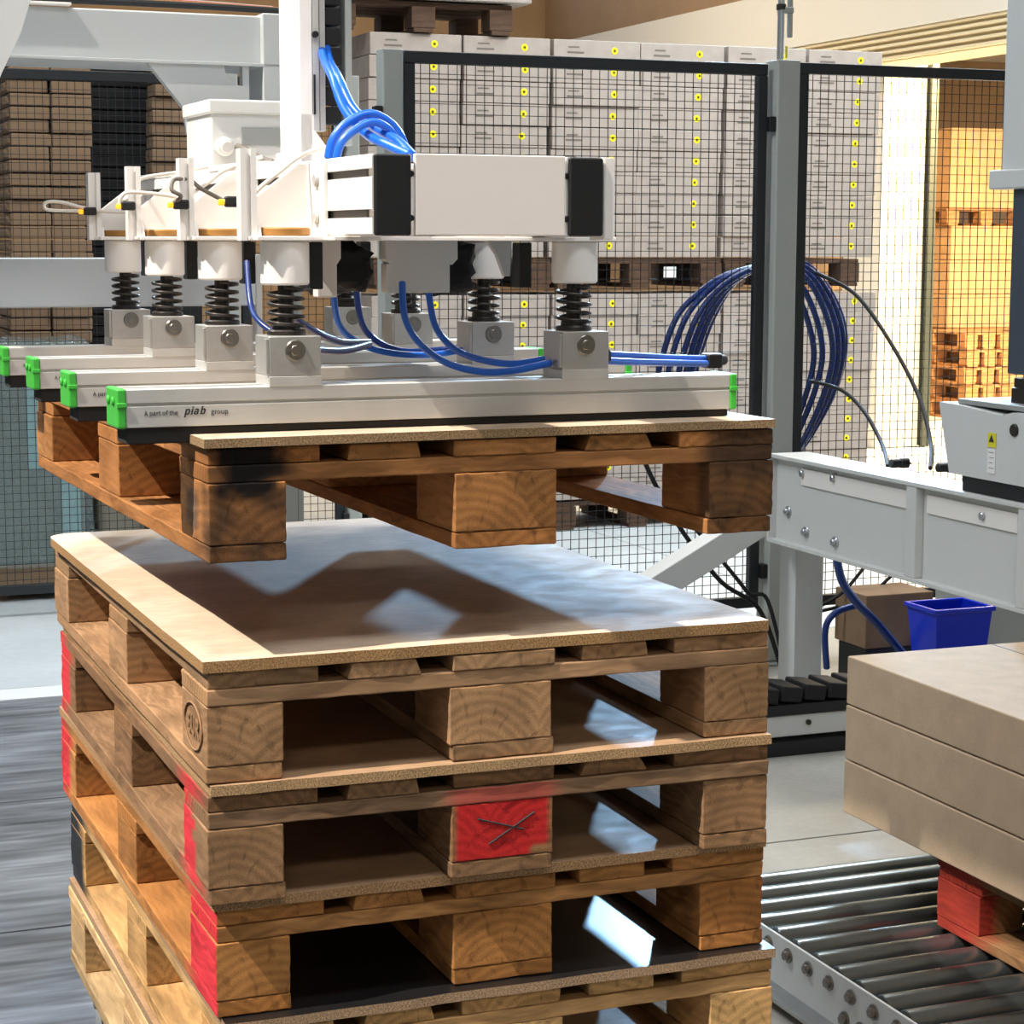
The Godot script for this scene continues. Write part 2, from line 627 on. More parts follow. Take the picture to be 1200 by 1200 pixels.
# ------------------------------------------------------------------ gripper
func suction_bars() -> void:
	var which := ["front suction bar with green end caps, nearest to the camera", "second suction bar from the front, green end caps", "third suction bar from the front, green end caps", "rearmost suction bar with green end caps"]
	var wf := [-0.062, -0.407, -0.775, -1.115]
	var u0 := [-0.097, -0.094, -0.083, -0.078]
	var turn := Transform3D(Basis(Vector3.UP, PI / 2), Vector3.ZERO)
	# section seen from the left end: x is depth (front at 0), y is height
	var sec := PackedVector2Array([Vector2(0.001, 0), Vector2(0.064, 0), Vector2(0.065, 0.001), Vector2(0.065, 0.026), Vector2(0.062, 0.0275), Vector2(0.062, 0.0295), Vector2(0.065, 0.031), Vector2(0.065, 0.047), Vector2(0.064, 0.048), Vector2(0.04, 0.048), Vector2(0.04, 0.044), Vector2(0.025, 0.044), Vector2(0.025, 0.048), Vector2(0.001, 0.048), Vector2(0, 0.047), Vector2(0, 0.031), Vector2(0.003, 0.0295), Vector2(0.003, 0.0275), Vector2(0, 0.026), Vector2(0, 0.001)])
	for k in 4:
		var o := thing("suction_bar", which[k], "vacuum gripper", GO + Basis(Vector3.UP, GT) * Vector3(u0[k], 1.237, wf[k]), GT, "suction bars of the gripper")
		var len := 0.87
		var g := geo()
		g.prism(sec, 0.0, len - 0.024, Transform3D(turn.basis, Vector3(0.012, 0, 0)))
		part("bar_profile", build([g, M.alu]), o)
		for s in 2:
			g = geo()
			var x0 := 0.0 if s == 0 else len - 0.012
			g.box(Vector3(x0 + 0.006, 0.024, -0.0325), Vector3(0.012, 0.05, 0.067), 0.003)
			g.box(Vector3(x0 + 0.006, 0.0285, 0.001), Vector3(0.0125, 0.006, 0.004), 0.001)
			g.drum(Vector3(x0 + (0.001 if s == 0 else 0.011), 0.033, -0.018), Vector3(x0 + (-0.003 if s == 0 else 0.015), 0.033, -0.018), 0.006)
			g.drum(Vector3(x0 + (0.001 if s == 0 else 0.011), 0.033, -0.047), Vector3(x0 + (-0.003 if s == 0 else 0.015), 0.033, -0.047), 0.006)
			part("end_cap", build([g, M.green]), o)
		g = geo()
		g.box(Vector3(0.055, -0.0105, -0.0325), Vector3(0.086, 0.021, 0.058), 0.002)
		g.box(Vector3(0.475, -0.0052, -0.0325), Vector3(0.766, 0.0095, 0.058), 0.002)
		part("foam_strip", build([g, M.foam]), o)
		words(o, "lettering", "A part of the", 0.0055, Vector3(0.034, 0.013, 0.0002))
		words(o, "lettering", "piab", 0.0095, Vector3(0.083, 0.0115, 0.0002), 700, null, 0.25)
		words(o, "lettering", "group", 0.006, Vector3(0.119, 0.0125, 0.0002))
		for side in [0.133, 0.54]:
			var ux: float = side - u0[k] + (k * 0.004)
			g = geo()
			g.box(Vector3(ux, 0.0855, -0.0325), Vector3(0.069, 0.051, 0.066), 0.0015)
			g.box(Vector3(ux - 0.0365, 0.0855, -0.0045), Vector3(0.004, 0.045, 0.009), 0.001)
			var mb := part("mount_block", build([g, M.alu_raw]), o)
			g = geo()
			g.box(Vector3(ux, 0.0535, -0.0325), Vector3(0.0695, 0.013, 0.0665), 0.001)
			part("base_plate", build([g, M.alu]), mb)
			g = geo()
			g.drum(Vector3(ux, 0.093, -0.001), Vector3(ux, 0.093, 0.003), 0.0135, 0.0012)
			g.drum(Vector3(ux, 0.093, 0.002), Vector3(ux, 0.093, 0.0045), 0.0075, 0.001, 6)
			g.box(Vector3(ux, 0.093, 0.0035), Vector3(0.024, 0.0028, 0.001), 0.0, Vector3i.ONE, Transform3D())
			part("pivot_bolt", build([g, M.bolt]), mb)
			g = geo()
			g.drum(Vector3(ux, 0.109, -0.04), Vector3(ux, 0.118, -0.04), 0.025, 0.002)
			g.drum(Vector3(ux, 0.116, -0.04), Vector3(ux, 0.125, -0.04), 0.018, 0.002)
			part("spring_seat", build([g, M.dark_steel]), o)
			g = geo()
			g.cyl(Vector3(ux, 0.12, -0.04), Vector3(ux, 0.178, -0.04), 0.0105, 0.0105, 16, true)
			part("guide_rod", build([g, M.dark_steel]), o)
			g = geo()
			var sp := []
			for q in 80:
				var an := TAU * q * 4.3 / 79.0
				sp.append(Vector3(ux + cos(an) * 0.0225, 0.122 + 0.05 * q / 79.0, -0.04 + sin(an) * 0.0225))
			g.tube(sp, 0.0026, 6, 1)
			part("coil_spring", build([g, M.dark_steel]), o)


func arm_section(flip: float) -> PackedVector2Array:
	# x from the outer face inwards, y down from the top
	var a := PackedVector2Array()
	for p in [[0.002, 0], [0.048, 0], [0.05, -0.002], [0.05, -0.096], [0.048, -0.098], [0.002, -0.098], [0, -0.096], [0, -0.076], [0.01, -0.076], [0.01, -0.066], [0, -0.066], [0, -0.027], [0.01, -0.027], [0.01, -0.017], [0, -0.017], [0, -0.002]]:
		a.append(Vector2(p[0] * flip, p[1]))
	return a


func gripper() -> void:
	var o := thing("gripper_frame", "white gripper frame of two aluminium arms with a front plate and hanging cylinders", "robot gripper", GO, GT)
	var b0 := 1.4745
	for s in 2:
		var x: float = [0.186, 0.491][s]
		var flip: float = [1.0, -1.0][s]
		var g := geo()
		g.prism(arm_section(flip), -1.27, 0.092, Transform3D(Basis.IDENTITY, Vector3(x, b0 + 0.0985, 0)))
		var arm := part("arm_profile", build([g, M.white]), o)
		g = geo()
		g.box(Vector3(x + 0.0245 * flip, b0 + 0.0495, 0.0955), Vector3(0.047, 0.0975, 0.008), 0.003)
		part("end_cap", build([g, M.black]), arm)
		g = geo()
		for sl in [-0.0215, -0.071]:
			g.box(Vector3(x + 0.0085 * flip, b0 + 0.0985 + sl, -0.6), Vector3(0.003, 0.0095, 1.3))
		part("slot_shade", build([g, M.slot]), arm)  # dark strips put the shade into the slots
	var f := geo()
	f.box(Vector3(0.3385, b0 + 0.05, 0.094), Vector3(0.199, 0.0985, 0.008), 0.0015)
	part("front_plate", build([f, M.cream]), o)
	f = geo()
	for q in [0.441, 0.235]:
		for yy in [0.022, 0.075]:
			f.drum(Vector3(q, b0 + yy, 0.09), Vector3(q, b0 + yy, 0.096), 0.004, 0.001, 8)
	part("plate_screw", build([f, M.black]), o)
	f = geo()
	var rc := PackedVector2Array([Vector2(0.4925, b0 - 0.004), Vector2(0.503, b0 - 0.004), Vector2(0.507, b0), Vector2(0.507, b0 + 0.096), Vector2(0.504, b0 + 0.099), Vector2(0.4925, b0 + 0.099)])
	f.slab(rc, 0.05, 0.096, 0.0012)
	part("side_flange", build([f, M.white]), o)
	f = geo()
	f.box(Vector3(0.3385, b0 - 0.003, -0.2), Vector3(0.33, 0.005, 0.36), 0.001)
	f.box(Vector3(0.3385, b0 - 0.003, -0.75), Vector3(0.33, 0.005, 0.36), 0.001)
	part("under_plate", build([f, M.cream]), o)
	f = geo()
	f.box(Vector3(0.3385, b0 + 0.1035, -0.58), Vector3(0.306, 0.0095, 0.26), 0.002)
	f.box(Vector3(0.3385, b0 + 0.1035, -1.09), Vector3(0.306, 0.0095, 0.24), 0.002)
	part("top_plate", build([f, M.white]), o)
	# eight brackets, each with its cylinder
	for k in 4:
		var w: float = [-0.062, -0.407, -0.775, -1.115][k] + 0.002
		for s in 2:
			var fl: float = [1.0, -1.0][s]
			var ox: float = [0.0, 0.675][s]
			var U := func(q: float) -> float: return ox + fl * q + k * 0.003
			var g := geo()
			g.box(Vector3((U.call(0.186) + U.call(0.181)) / 2, b0 + 0.046, w - 0.066), Vector3(0.006, 0.1, 0.078), 0.0015)
			g.box(Vector3((U.call(0.088) + U.call(0.186)) / 2, b0 - 0.003, w - 0.058), Vector3(0.1, 0.006, 0.098), 0.0015)
			var gus := PackedVector2Array([Vector2(U.call(0.183), b0), Vector2(U.call(0.183), b0 + 0.094), Vector2(U.call(0.168), b0 + 0.094), Vector2(U.call(0.104), b0 + 0.045), Vector2(U.call(0.097), b0 + 0.02), Vector2(U.call(0.092), b0)])
			g.slab(gus, w - 0.106, w - 0.1, 0.001)
			var lip := PackedVector2Array([Vector2(w - 0.1, b0), Vector2(w - 0.1, b0 + 0.043), Vector2(w - 0.065, b0 + 0.036), Vector2(w - 0.035, b0 + 0.014), Vector2(w - 0.03, b0)])
			g.slab(lip, 0.0, 0.005, 0.0008, Transform3D(Basis(Vector3.BACK, Vector3.UP, Vector3.LEFT), Vector3(U.call(0.099), 0, 0)))
			var br := part("bracket", build([g, M.white]), o)
			for yy in [0.072, 0.024]:
				g = geo()
				g.drum(Vector3(U.call(0.1805), b0 + yy, w - 0.055), Vector3(U.call(0.176), b0 + yy, w - 0.055), 0.0085, 0.001, 14)
				part("bracket_bolt", build([g, M.alu]), br)
			var cx: float = U.call(0.133)
			g = geo()
			g.drum(Vector3(cx, 1.412, w - 0.045), Vector3(cx, b0 - 0.006, w - 0.045), 0.0315, 0.0025, 36)
			part("cylinder", build([g, M.white]), br)
			g = geo()
			g.drum(Vector3(cx, b0, w - 0.047), Vector3(cx, b0 + 0.011, w - 0.047), 0.034, 0.002, 28)
			part("brass_flange", build([g, M.brass]), br)
			g = geo()
			g.box(Vector3(U.call(0.188), 1.436, w - 0.1), Vector3(0.018, 0.062, 0.03), 0.002)
			part("sensor_block", build([g, M.black]), br)
			if s == 0:
				g = geo()
				var ps := PackedVector2Array()
				for p in [[-0.0105, -0.0105], [0.0105, -0.0105], [0.0105, 0.0105], [0.003, 0.0105], [0.003, 0.006], [-0.003, 0.006], [-0.003, 0.0105], [-0.0105, 0.0105]]:
					ps.append(Vector2(p[0], p[1]))
				g.prism(ps, 0.0, 0.116, Transform3D(Basis(Vector3.RIGHT, Vector3.FORWARD, Vector3.UP) if false else Basis(Vector3(1, 0, 0), Vector3(0, 0, 1), Vector3(0, 1, 0)), Vector3(U.call(0.083), b0 - 0.006, w - 0.042)))
				g.box(Vector3(U.call(0.092), b0 - 0.003, w - 0.042), Vector3(0.02, 0.005, 0.03), 0.001)
				part("sensor_post", build([g, M.white]), br)
	# under the arms: stepped centre bracket, tan bracket, gusset and the bundled dark hoses
	f = geo()
	f.slab(PackedVector2Array([Vector2(0.337, 1.471), Vector2(0.446, 1.471), Vector2(0.446, 1.443), Vector2(0.438, 1.435), Vector2(0.345, 1.435), Vector2(0.337, 1.443)]), -0.33, -0.3, 0.001)
	f.box(Vector3(0.387, 1.416, -0.315), Vector3(0.096, 0.042, 0.026), 0.002)
	part("centre_bracket", build([f, M.frame_grey]), o)
	f = geo()
	f.slab(PackedVector2Array([Vector2(0.195, 1.471), Vector2(0.236, 1.471), Vector2(0.236, 1.445), Vector2(0.229, 1.435), Vector2(0.203, 1.435), Vector2(0.195, 1.445)]), -0.215, -0.19, 0.001)
	f.box(Vector3(0.217, 1.415, -0.203), Vector3(0.028, 0.044, 0.022), 0.002)
	part("tan_bracket", build([f, M.cream]), o)
	f = geo()
	f.slab(PackedVector2Array([Vector2(0.446, 1.471), Vector2(0.484, 1.471), Vector2(0.482, 1.42), Vector2(0.474, 1.42), Vector2(0.462, 1.45)]), -0.2, -0.19, 0.001)
	part("gusset", build([f, M.frame_grey]), o)
	f = geo()
	f.jitter = nz
	f.jit = 0.02
	f.box(Vector3(0.275, 1.432, -0.36), Vector3(0.085, 0.062, 0.1), 0.012, Vector3i(6, 6, 6))
	part("valve_pack", build([f, M.rubber]), o)
	f = geo()
	f.jitter = nz
	f.jit = 0.02
	f.box(Vector3(0.463, 1.43, -0.42), Vector3(0.085, 0.07, 0.08), 0.012, Vector3i(6, 6, 6))
	part("valve_pack", build([f, M.rubber]), o)


func hose(called: String, pts: Array, r: float, m: Material, label: String, category := "hose", group := "") -> void:
	var g := geo()
	g.tube(pts, r, 10, 6)
	solo(called, build([g, m]), label, category, Vector3.ZERO, group)


func V(x: float, y: float, z: float) -> Vector3:
	return Vector3(x, y, z)


func hoses() -> void:
	hose("air_hose", [V(0.352, 2.5, -0.655), V(0.35, 1.9, -0.655), V(0.343, 1.77, -0.635), V(0.328, 1.705, -0.513), V(0.329, 1.658, -0.46), V(0.346, 1.621, -0.407), V(0.364, 1.602, -0.353), V(0.375, 1.588, -0.3)], 0.007, M.hose, "thick blue hose running down the mast, left of two")
	hose("air_hose", [V(0.366, 2.5, -0.665), V(0.364, 1.9, -0.665), V(0.354, 1.765, -0.64), V(0.336, 1.705, -0.51), V(0.343, 1.661, -0.465), V(0.365, 1.63, -0.42), V(0.382, 1.611, -0.375), V(0.39, 1.588, -0.33)], 0.007, M.hose, "thick blue hose running down the mast, right of two")
	hose("air_hose", [V(0.292, 1.587, -0.42), V(0.299, 1.613, -0.42), V(0.32, 1.637, -0.42), V(0.353, 1.651, -0.42), V(0.382, 1.641, -0.42), V(0.402, 1.618, -0.42), V(0.414, 1.584, -0.42)], 0.0068, M.hose, "blue hose in a high arch above the front plate")
	hose("air_hose", [V(0.296, 1.584, -0.395), V(0.304, 1.608, -0.395), V(0.324, 1.626, -0.395), V(0.349, 1.638, -0.395), V(0.373, 1.63, -0.395), V(0.39, 1.608, -0.395), V(0.402, 1.584, -0.395)], 0.006, M.hose, "blue hose in the lower arch above the front plate")
	hose("air_hose", [V(0.363, 1.41, -0.3), V(0.356, 1.363, -0.268), V(0.366, 1.329, -0.237), V(0.393, 1.303, -0.205), V(0.431, 1.291, -0.173), V(0.469, 1.293, -0.142), V(0.512, 1.305, -0.11)], 0.005, M.hose, "bright blue hose sagging to the front right mount block, nearest one")
	hose("air_hose", [V(0.418, 1.41, -0.35), V(0.414, 1.351, -0.308), V(0.427, 1.319, -0.266), V(0.45, 1.305, -0.224), V(0.485, 1.3, -0.182), V(0.52, 1.309, -0.14)], 0.005, M.hose, "blue hose sagging behind the nearest one to the front right block")
	hose("air_hose", [V(0.29, 1.41, -0.4), V(0.302, 1.352, -0.414), V(0.332, 1.323, -0.428), V(0.382, 1.305, -0.442), V(0.454, 1.298, -0.456), V(0.52, 1.305, -0.47)], 0.005, M.hose, "blue hose from the dark valve pack to the second bar, left one")
	hose("air_hose", [V(0.355, 1.41, -0.5), V(0.365, 1.345, -0.5), V(0.392, 1.316, -0.5), V(0.428, 1.303, -0.5), V(0.469, 1.302, -0.5), V(0.53, 1.307, -0.5)], 0.005, M.hose_dark, "dark blue hose from the centre bracket to the second bar, right one")
	hose("air_hose", [V(0.16, 1.372, -0.16), V(0.223, 1.343, -0.24), V(0.28, 1.327, -0.32), V(0.345, 1.322, -0.4)], 0.005, M.hose_dark, "dark blue hose right of the front left mount block, upper of two")
	hose("air_hose", [V(0.165, 1.33, -0.1), V(0.244, 1.321, -0.2), V(0.314, 1.324, -0.3)], 0.005, M.hose_dark, "dark blue hose right of the front left mount block, lower of two")
	hose("air_hose", [V(0.139, 1.44, -0.3), V(0.135, 1.385, -0.267), V(0.138, 1.361, -0.233), V(0.16, 1.34, -0.2)], 0.004, M.hose_dark, "short dark blue hose between the two front left springs")
	hose("air_hose", [V(0.57, 1.316, -0.125), V(0.676, 1.307, -0.187), V(0.757, 1.3, -0.243), V(0.845, 1.294, -0.3)], 0.0052, M.hose, "straight blue hose right of the front right mount block, upper of two")
	hose("air_hose", [V(0.57, 1.308, -0.1), V(0.663, 1.3, -0.16), V(0.746, 1.294, -0.22), V(0.833, 1.288, -0.28)], 0.0052, M.hose, "straight blue hose right of the front right mount block, lower of two")
	var g := geo()
	g.box(Vector3(0.852, 1.291, -0.3), Vector3(0.026, 0.022, 0.03), 0.004)
	g.cyl(Vector3(0.862, 1.291, -0.3), Vector3(0.878, 1.291, -0.31), 0.008, 0.008, 10)
	solo("hose_coupling", build([g, M.black]), "black hose coupling at the right end of the straight blue hoses", "coupling")
	g = geo()
	g.drum(Vector3(0.582, 1.312, -0.115), Vector3(0.6, 1.312, -0.125), 0.013, 0.003, 14)
	solo("hose_coupling", build([g, M.black]), "black round hose fitting beside the front right mount block", "coupling")
	# the hose coil behind the fence
	var coil := [[0.0, 0.0], [0.035, 0.006], [0.065, 0.016], [-0.02, -0.006], [-0.05, -0.014], [0.1, 0.026]]
	for k in 6:
		var d: float = coil[k][0]
		var h: float = coil[k][1]
		var z := -3.92 - 0.014 * k
		hose("coil_hose", [V(2.56 + d, 0.98, z), V(2.575 + d, 1.06, z), V(2.63 + d, 1.204, z), V(2.715 + d, 1.303 + h, z), V(2.825 + d, 1.366 + h, z), V(2.93 + d * 0.5, 1.386 + h, z), V(3.05 + d * 0.7, 1.347 + h, z), V(3.134 + d, 1.226, z), V(3.172 + d * 0.9, 1.08, z), V(3.14 + d * 0.7, 0.929 - h, z), V(3.05 + d * 0.3, 0.749 - h, z), V(2.9, 0.63 + d * 0.3, -3.842)], 0.011, M.hose_dark, "dark blue hose in the coil behind the fence post, %s loop" % ["fourth outermost", "third outermost", "second outermost", "fifth outermost", "innermost", "outermost"][k], "hose", "coiled hoses behind the fence post")
	hose("power_cable", [V(2.972, 1.362, -3.7), V(2.975, 1.298, -3.45), V(2.954, 1.16, -3.2), V(2.91, 1.001, -2.95), V(2.798, 0.883, -2.7), V(2.638, 0.836, -2.45)], 0.0065, M.rubber, "black cable in a long arc from the fence post to the channel beam", "cable")
	hose("power_cable", [V(2.962, 0.993, -3.7), V(2.933, 0.981, -3.45), V(2.871, 0.931, -3.2), V(2.786, 0.853, -2.95), V(2.654, 0.815, -2.7)], 0.0065, M.rubber, "black cable in a shorter arc ending left on the channel beam", "cable")
	hose("power_cable", [V(2.335, 0.739, -3.7), V(2.389, 0.637, -3.7), V(2.48, 0.496, -3.7), V(2.627, 0.317, -3.7), V(2.776, 0.212, -3.7), V(2.84, 0.012, -3.65)], 0.008, M.rubber, "dark cable hanging behind the diagonal brace", "cable")
	hose("power_cable", [V(2.454, 0.567, -3.65), V(2.649, 0.347, -3.65), V(2.715, 0.275, -3.65), V(2.782, 0.25, -3.65), V(2.83, 0.01, -3.6)], 0.007, M.rubber, "thin dark cable under the diagonal brace beside the fence frame", "cable")
	hose("air_hose", [V(2.77, 0.56, -3.2), V(2.798, 0.406, -3.2), V(2.857, 0.318, -3.2), V(2.945, 0.234, -3.2), V(3.05, 0.12, -3.2)], 0.014, M.hose_dark, "thick dark blue hose hanging below the channel beam beside the column")
	hose("power_cable", [V(3.09, 0.44, -3.45), V(2.964, 0.305, -3.45), V(2.85, 0.25, -3.45)], 0.006, M.rubber, "thin black cable crossing behind the thick blue hose, left one", "cable")
	hose("power_cable", [V(3.23, 0.38, -3.5), V(3.077, 0.267, -3.5), V(2.9, 0.23, -3.5)], 0.006, M.rubber, "thin black cable crossing behind the thick blue hose, right one", "cable")
	hose("air_hose", [V(2.94, 0.285, -3.3), V(2.85, 0.266, -3.3), V(2.807, 0.212, -3.3), V(2.815, 0.08, -3.3)], 0.011, M.hose_dark, "small blue hose arc beside the foot of the grey column")
	for k in 2:
		g = geo()
		var x: float = [2.575, 2.64][k]
		var z: float = [-2.56, -2.42][k]
		g.drum(V(x, 0.84, z), V(x + 0.05, 0.84, z), 0.013, 0.003, 14)
		g.drum(V(x + 0.03, 0.84, z), V(x + 0.06, 0.84, z), 0.016, 0.003, 6)
		solo("cable_plug", build([g, M.black]), ["black cable plug lying on the channel beam, left one", "black cable plug on the channel beam at the end of the long cable"][k], "plug")
	# sensor leads with their glowing tips
	var leads := [
		[[V(0.211, 1.59, -0.17), V(0.178, 1.578, -0.16), V(0.143, 1.556, -0.14), V(0.12, 1.538, -0.14), V(0.108, 1.527, -0.14), V(0.092, 1.521, -0.14), V(0.068, 1.518, -0.14)], "pale sensor lead from the arm to the front sensor post"],
		[[V(0.149, 1.524, -0.46), V(0.129, 1.534, -0.46), V(0.112, 1.543, -0.46), V(0.1, 1.553, -0.46), V(0.085, 1.555, -0.45), V(0.07, 1.553, -0.44), V(0.065, 1.539, -0.43), V(0.078, 1.53, -0.43), V(0.066, 1.519, -0.44)], "pale sensor lead looped at the second sensor post"],
		[[V(0.188, 1.53, -0.8), V(0.138, 1.539, -0.8), V(0.097, 1.543, -0.8), V(0.074, 1.543, -0.8), V(0.062, 1.535, -0.8), V(0.06, 1.522, -0.8)], "pale sensor lead at the third sensor post"],
		[[V(0.182, 1.529, -1.15), V(0.143, 1.518, -1.15), V(0.098, 1.518, -1.15), V(0.062, 1.524, -1.15), V(0.025, 1.533, -1.15), V(0.001, 1.533, -1.15), V(-0.004, 1.524, -1.15), V(0.008, 1.519, -1.15), V(0.06, 1.518, -1.15)], "pale sensor lead with a wide loop at the rearmost sensor post"],
		[[V(0.214, 1.59, -0.5), V(0.159, 1.57, -0.5), V(0.131, 1.553, -0.48), V(0.1, 1.535, -0.46)], "pale sensor lead arching from the arm to the second post"],
		[[V(0.238, 1.59, -0.95), V(0.184, 1.58, -0.95), V(0.134, 1.572, -0.93), V(0.099, 1.56, -0.87), V(0.07, 1.53, -0.81)], "pale sensor lead arching from the arm to the third post"]]
	for k in leads.size():
		var o := thing("sensor_lead", leads[k][1], "cable", Vector3.ZERO, 0.0, "sensor leads on the gripper")
		g = geo()
		g.tube(leads[k][0], 0.003, 8, 6)
		part("lead", build([g, M.cable if k != 1 else M.cable_dark]), o)
		if k < 4:
			var e: Vector3 = leads[k][0][-1]
			g = geo()
			g.box(e + Vector3(0.014, 0.0, 0), Vector3(0.022, 0.014, 0.014), 0.003)
			part("connector", build([g, M.black]), o)
			g = geo()
			g.box(e + Vector3(-0.002, -0.001, 0.003), Vector3(0.008, 0.008, 0.008), 0.002)
			var led: StandardMaterial3D = M.get("led")
			if led == null:
				led = mat("f0b030", 0.4)
				led.emission_enabled = true
				led.emission = Color(1.0, 0.62, 0.1)
				led.emission_energy_multiplier = 1.2
				M.led = led
			part("indicator_light", build([g, led]), o)


func mast() -> void:
	var o := thing("lift_mast", "white vertical lift mast with linear rail standing on the gripper", "machine column", GO, GT)
	var g := geo()
	g.box(Vector3(0.313, 2.2, -0.655), Vector3(0.021, 1.23, 0.11), 0.002)
	g.slab(PackedVector2Array([Vector2(0.3035, 1.585), Vector2(0.3035, 1.66), Vector2(0.324, 1.66), Vector2(0.327, 1.635), Vector2(0.35, 1.605), Vector2(0.352, 1.584)]), -0.66, -0.6, 0.001)
	part("column", build([g, M.white]), o)
	g = geo()
	g.box(Vector3(0.329, 2.22, -0.608), Vector3(0.01, 1.17, 0.016), 0.001)
	g.box(Vector3(0.34, 2.22, -0.612), Vector3(0.009, 1.17, 0.02), 0.001)
	part("linear_rail", build([g, M.alu]), o)
	g = geo()
	for y in [1.78, 1.98, 2.18]:
		g.cyl(Vector3(0.327, y, -0.6), Vector3(0.327, y, -0.594), 0.005, 0.005, 10)
	g.box(Vector3(0.326, 1.69, -0.599), Vector3(0.003, 0.06, 0.002))
	part("rail_screw", build([g, M.black]), o)
	var cl := boxm(Vector3(0.026, 0.027, 0.03), M.rubber, 0.003)
	for k in 40:
		part("chain_link", cl, o, Vector3(0.361, 1.66 + k * 0.03, -0.63))
	g = geo()
	g.box(Vector3(0.386, 2.21, -0.63), Vector3(0.011, 1.19, 0.03), 0.001)
	g.box(Vector3(0.377, 2.21, -0.645), Vector3(0.012, 1.19, 0.004), 0.001)
	part("chain_guide", build([g, M.post]), o)
	# gantry behind the gripper
	o = thing("gantry_beam", "big grey gantry beam at the top left, its gusset above the grey box", "machine beam", GO, GT)
	g = geo()
	g.box(Vector3(-0.62, 1.832, -1.34), Vector3(2.2, 0.088, 0.16), 0.004)
	part("beam", build([g, M.gantry]), o)
	g = geo()
	g.box(Vector3(-0.62, 1.7865, -1.335), Vector3(2.2, 0.006, 0.18), 0.001)
	part("lower_flange", build([g, M.gantry]), o)
	g = geo()
	g.box(Vector3(-0.32, 1.881, -1.26), Vector3(0.8, 0.005, 0.02), 0.001)
	part("top_strip", build([g, M.white]), o)
	g = geo()
	g.box(Vector3(0.447, 1.76, -1.33), Vector3(0.044, 0.24, 0.17), 0.003)
	part("end_post", build([g, M.gantry]), o)
	var gp := PackedVector2Array([Vector2(0.213, 1.785), Vector2(0.278, 1.706), Vector2(0.285, 1.66), Vector2(0.4, 1.66), Vector2(0.4, 1.785), Vector2(0.388, 1.785), Vector2(0.388, 1.748)])
	for k in 6:
		var an := PI / 2 * k / 5.0
		gp.append(Vector2(0.388 - sin(an) * 0.034, 1.782 - cos(an) * 0.034))
	gp.append(Vector2(0.354, 1.785))
	g = geo()
	g.prism(gp, -1.27, -1.25)
	part("gusset", build([g, M.gantry]), o)
	# cables on the beam
	var cols := [M.black, M.brass, M.red_paint, M.cable]
	for k in 4:
		g = geo()
		g.tube([V(-0.9, 1.895 + k * 0.004, -1.3 - k * 0.02), V(-0.3, 1.89 + k * 0.004, -1.29 - k * 0.02), V(0.2, 1.893 + k * 0.004, -1.3 - k * 0.02), V(0.45, 1.89 + k * 0.003, -1.3 - k * 0.02)], 0.006, 8)
		var h := solo("beam_cable", build([g, cols[k]]), ["black", "amber", "red", "pale"][k] + " cable lying along the top of the gantry beam", "cable")
		h.position = GO
	o = thing("slanted_cover", "pale slanted machine cover cut off by the top left corner", "machine cover", GO, GT)
	g = geo()
	g.slab(PackedVector2Array([V2(-0.012, 1.9), V2(-0.041, 1.81), V2(-0.074, 1.743), V2(-0.11, 1.66), V2(-0.3, 1.66), V2(-0.3, 1.9)]), -1.16, -1.05, 0.003)
	part("cover_panel", build([g, M.machine]), o)
	# terminal box
	o = thing("terminal_box", "grey lidded terminal box on the gripper arms behind the sensor posts", "box", GO, GT)
	g = geo()
	g.box(Vector3(0.335, 1.633, -1.09), Vector3(0.14, 0.1, 0.18), 0.003)
	part("body", build([g, M.box_grey]), o)
	g = geo()
	g.box(Vector3(0.335, 1.694, -1.09), Vector3(0.152, 0.024, 0.192), 0.004)
	part("lid", build([g, M.box_grey]), o)
	g = geo()
	g.box(Vector3(0.36, 1.645, -0.999), Vector3(0.085, 0.03, 0.003), 0.001)
	part("label_plate", build([g, M.plate_grey]), o)
	g = geo()
	g.drum(Vector3(0.286, 1.628, -1.002), Vector3(0.286, 1.626, -0.985), 0.016, 0.003, 18)
	g.drum(Vector3(0.286, 1.627, -0.988), Vector3(0.286, 1.625, -0.975), 0.011, 0.002, 12)
	part("cable_gland", build([g, M.white]), o)
	hose("gland_cable", [V(0.298, 1.626, -0.99), V(0.306, 1.62, -0.965), V(0.322, 1.606, -0.94), V(0.34, 1.598, -0.92)], 0.006, M.cable_dark, "grey cable leaving the gland of the terminal box", "cable")
	g = geo()
	for k in 5:
		g.box(Vector3(0.34 + k * 0.014, 1.602 + (k % 2) * 0.008, -0.9 - (k % 3) * 0.01), Vector3(0.012, 0.022, 0.022), 0.003, Vector3i.ONE, Transform3D())
	solo("terminal_strip", build([g, M.paper]), "small pale connector strip in front of the terminal box", "connector", GO)
	# horizontal white beam and slim posts behind the gripper
	g = geo()
	g.box(Vector3(-0.55, 1.385, -1.66), Vector3(2.09, 0.096, 0.1), 0.004)
	solo("machine_rail", build([g, M.rail_white]), "long pale horizontal beam behind the springs at the left", "machine beam")
	g = geo()
	g.box(Vector3(0.49, 0.95, -1.62), Vector3(0.012, 0.98, 0.03), 0.001)
	g.box(Vector3(0.49, 0.46, -1.62), Vector3(0.03, 0.02, 0.05), 0.001)
	g.box(Vector3(0.49, 0.225, -1.62), Vector3(0.012, 0.45, 0.03), 0.001)
	solo("slim_post", build([g, M.white]), "slim white post at the right end of the pale beam", "post")
	g = geo()
	g.box(Vector3(0.64, 0.9, -1.95), Vector3(0.028, 1.8, 0.05), 0.002)
	g.box(Vector3(0.665, 0.9, -1.96), Vector3(0.014, 1.8, 0.04), 0.002)
	solo("slim_post", build([g, M.post]), "grey-blue slim post behind the front left spring", "post")


func V2(x: float, y: float) -> Vector2:
	return Vector2(x, y)


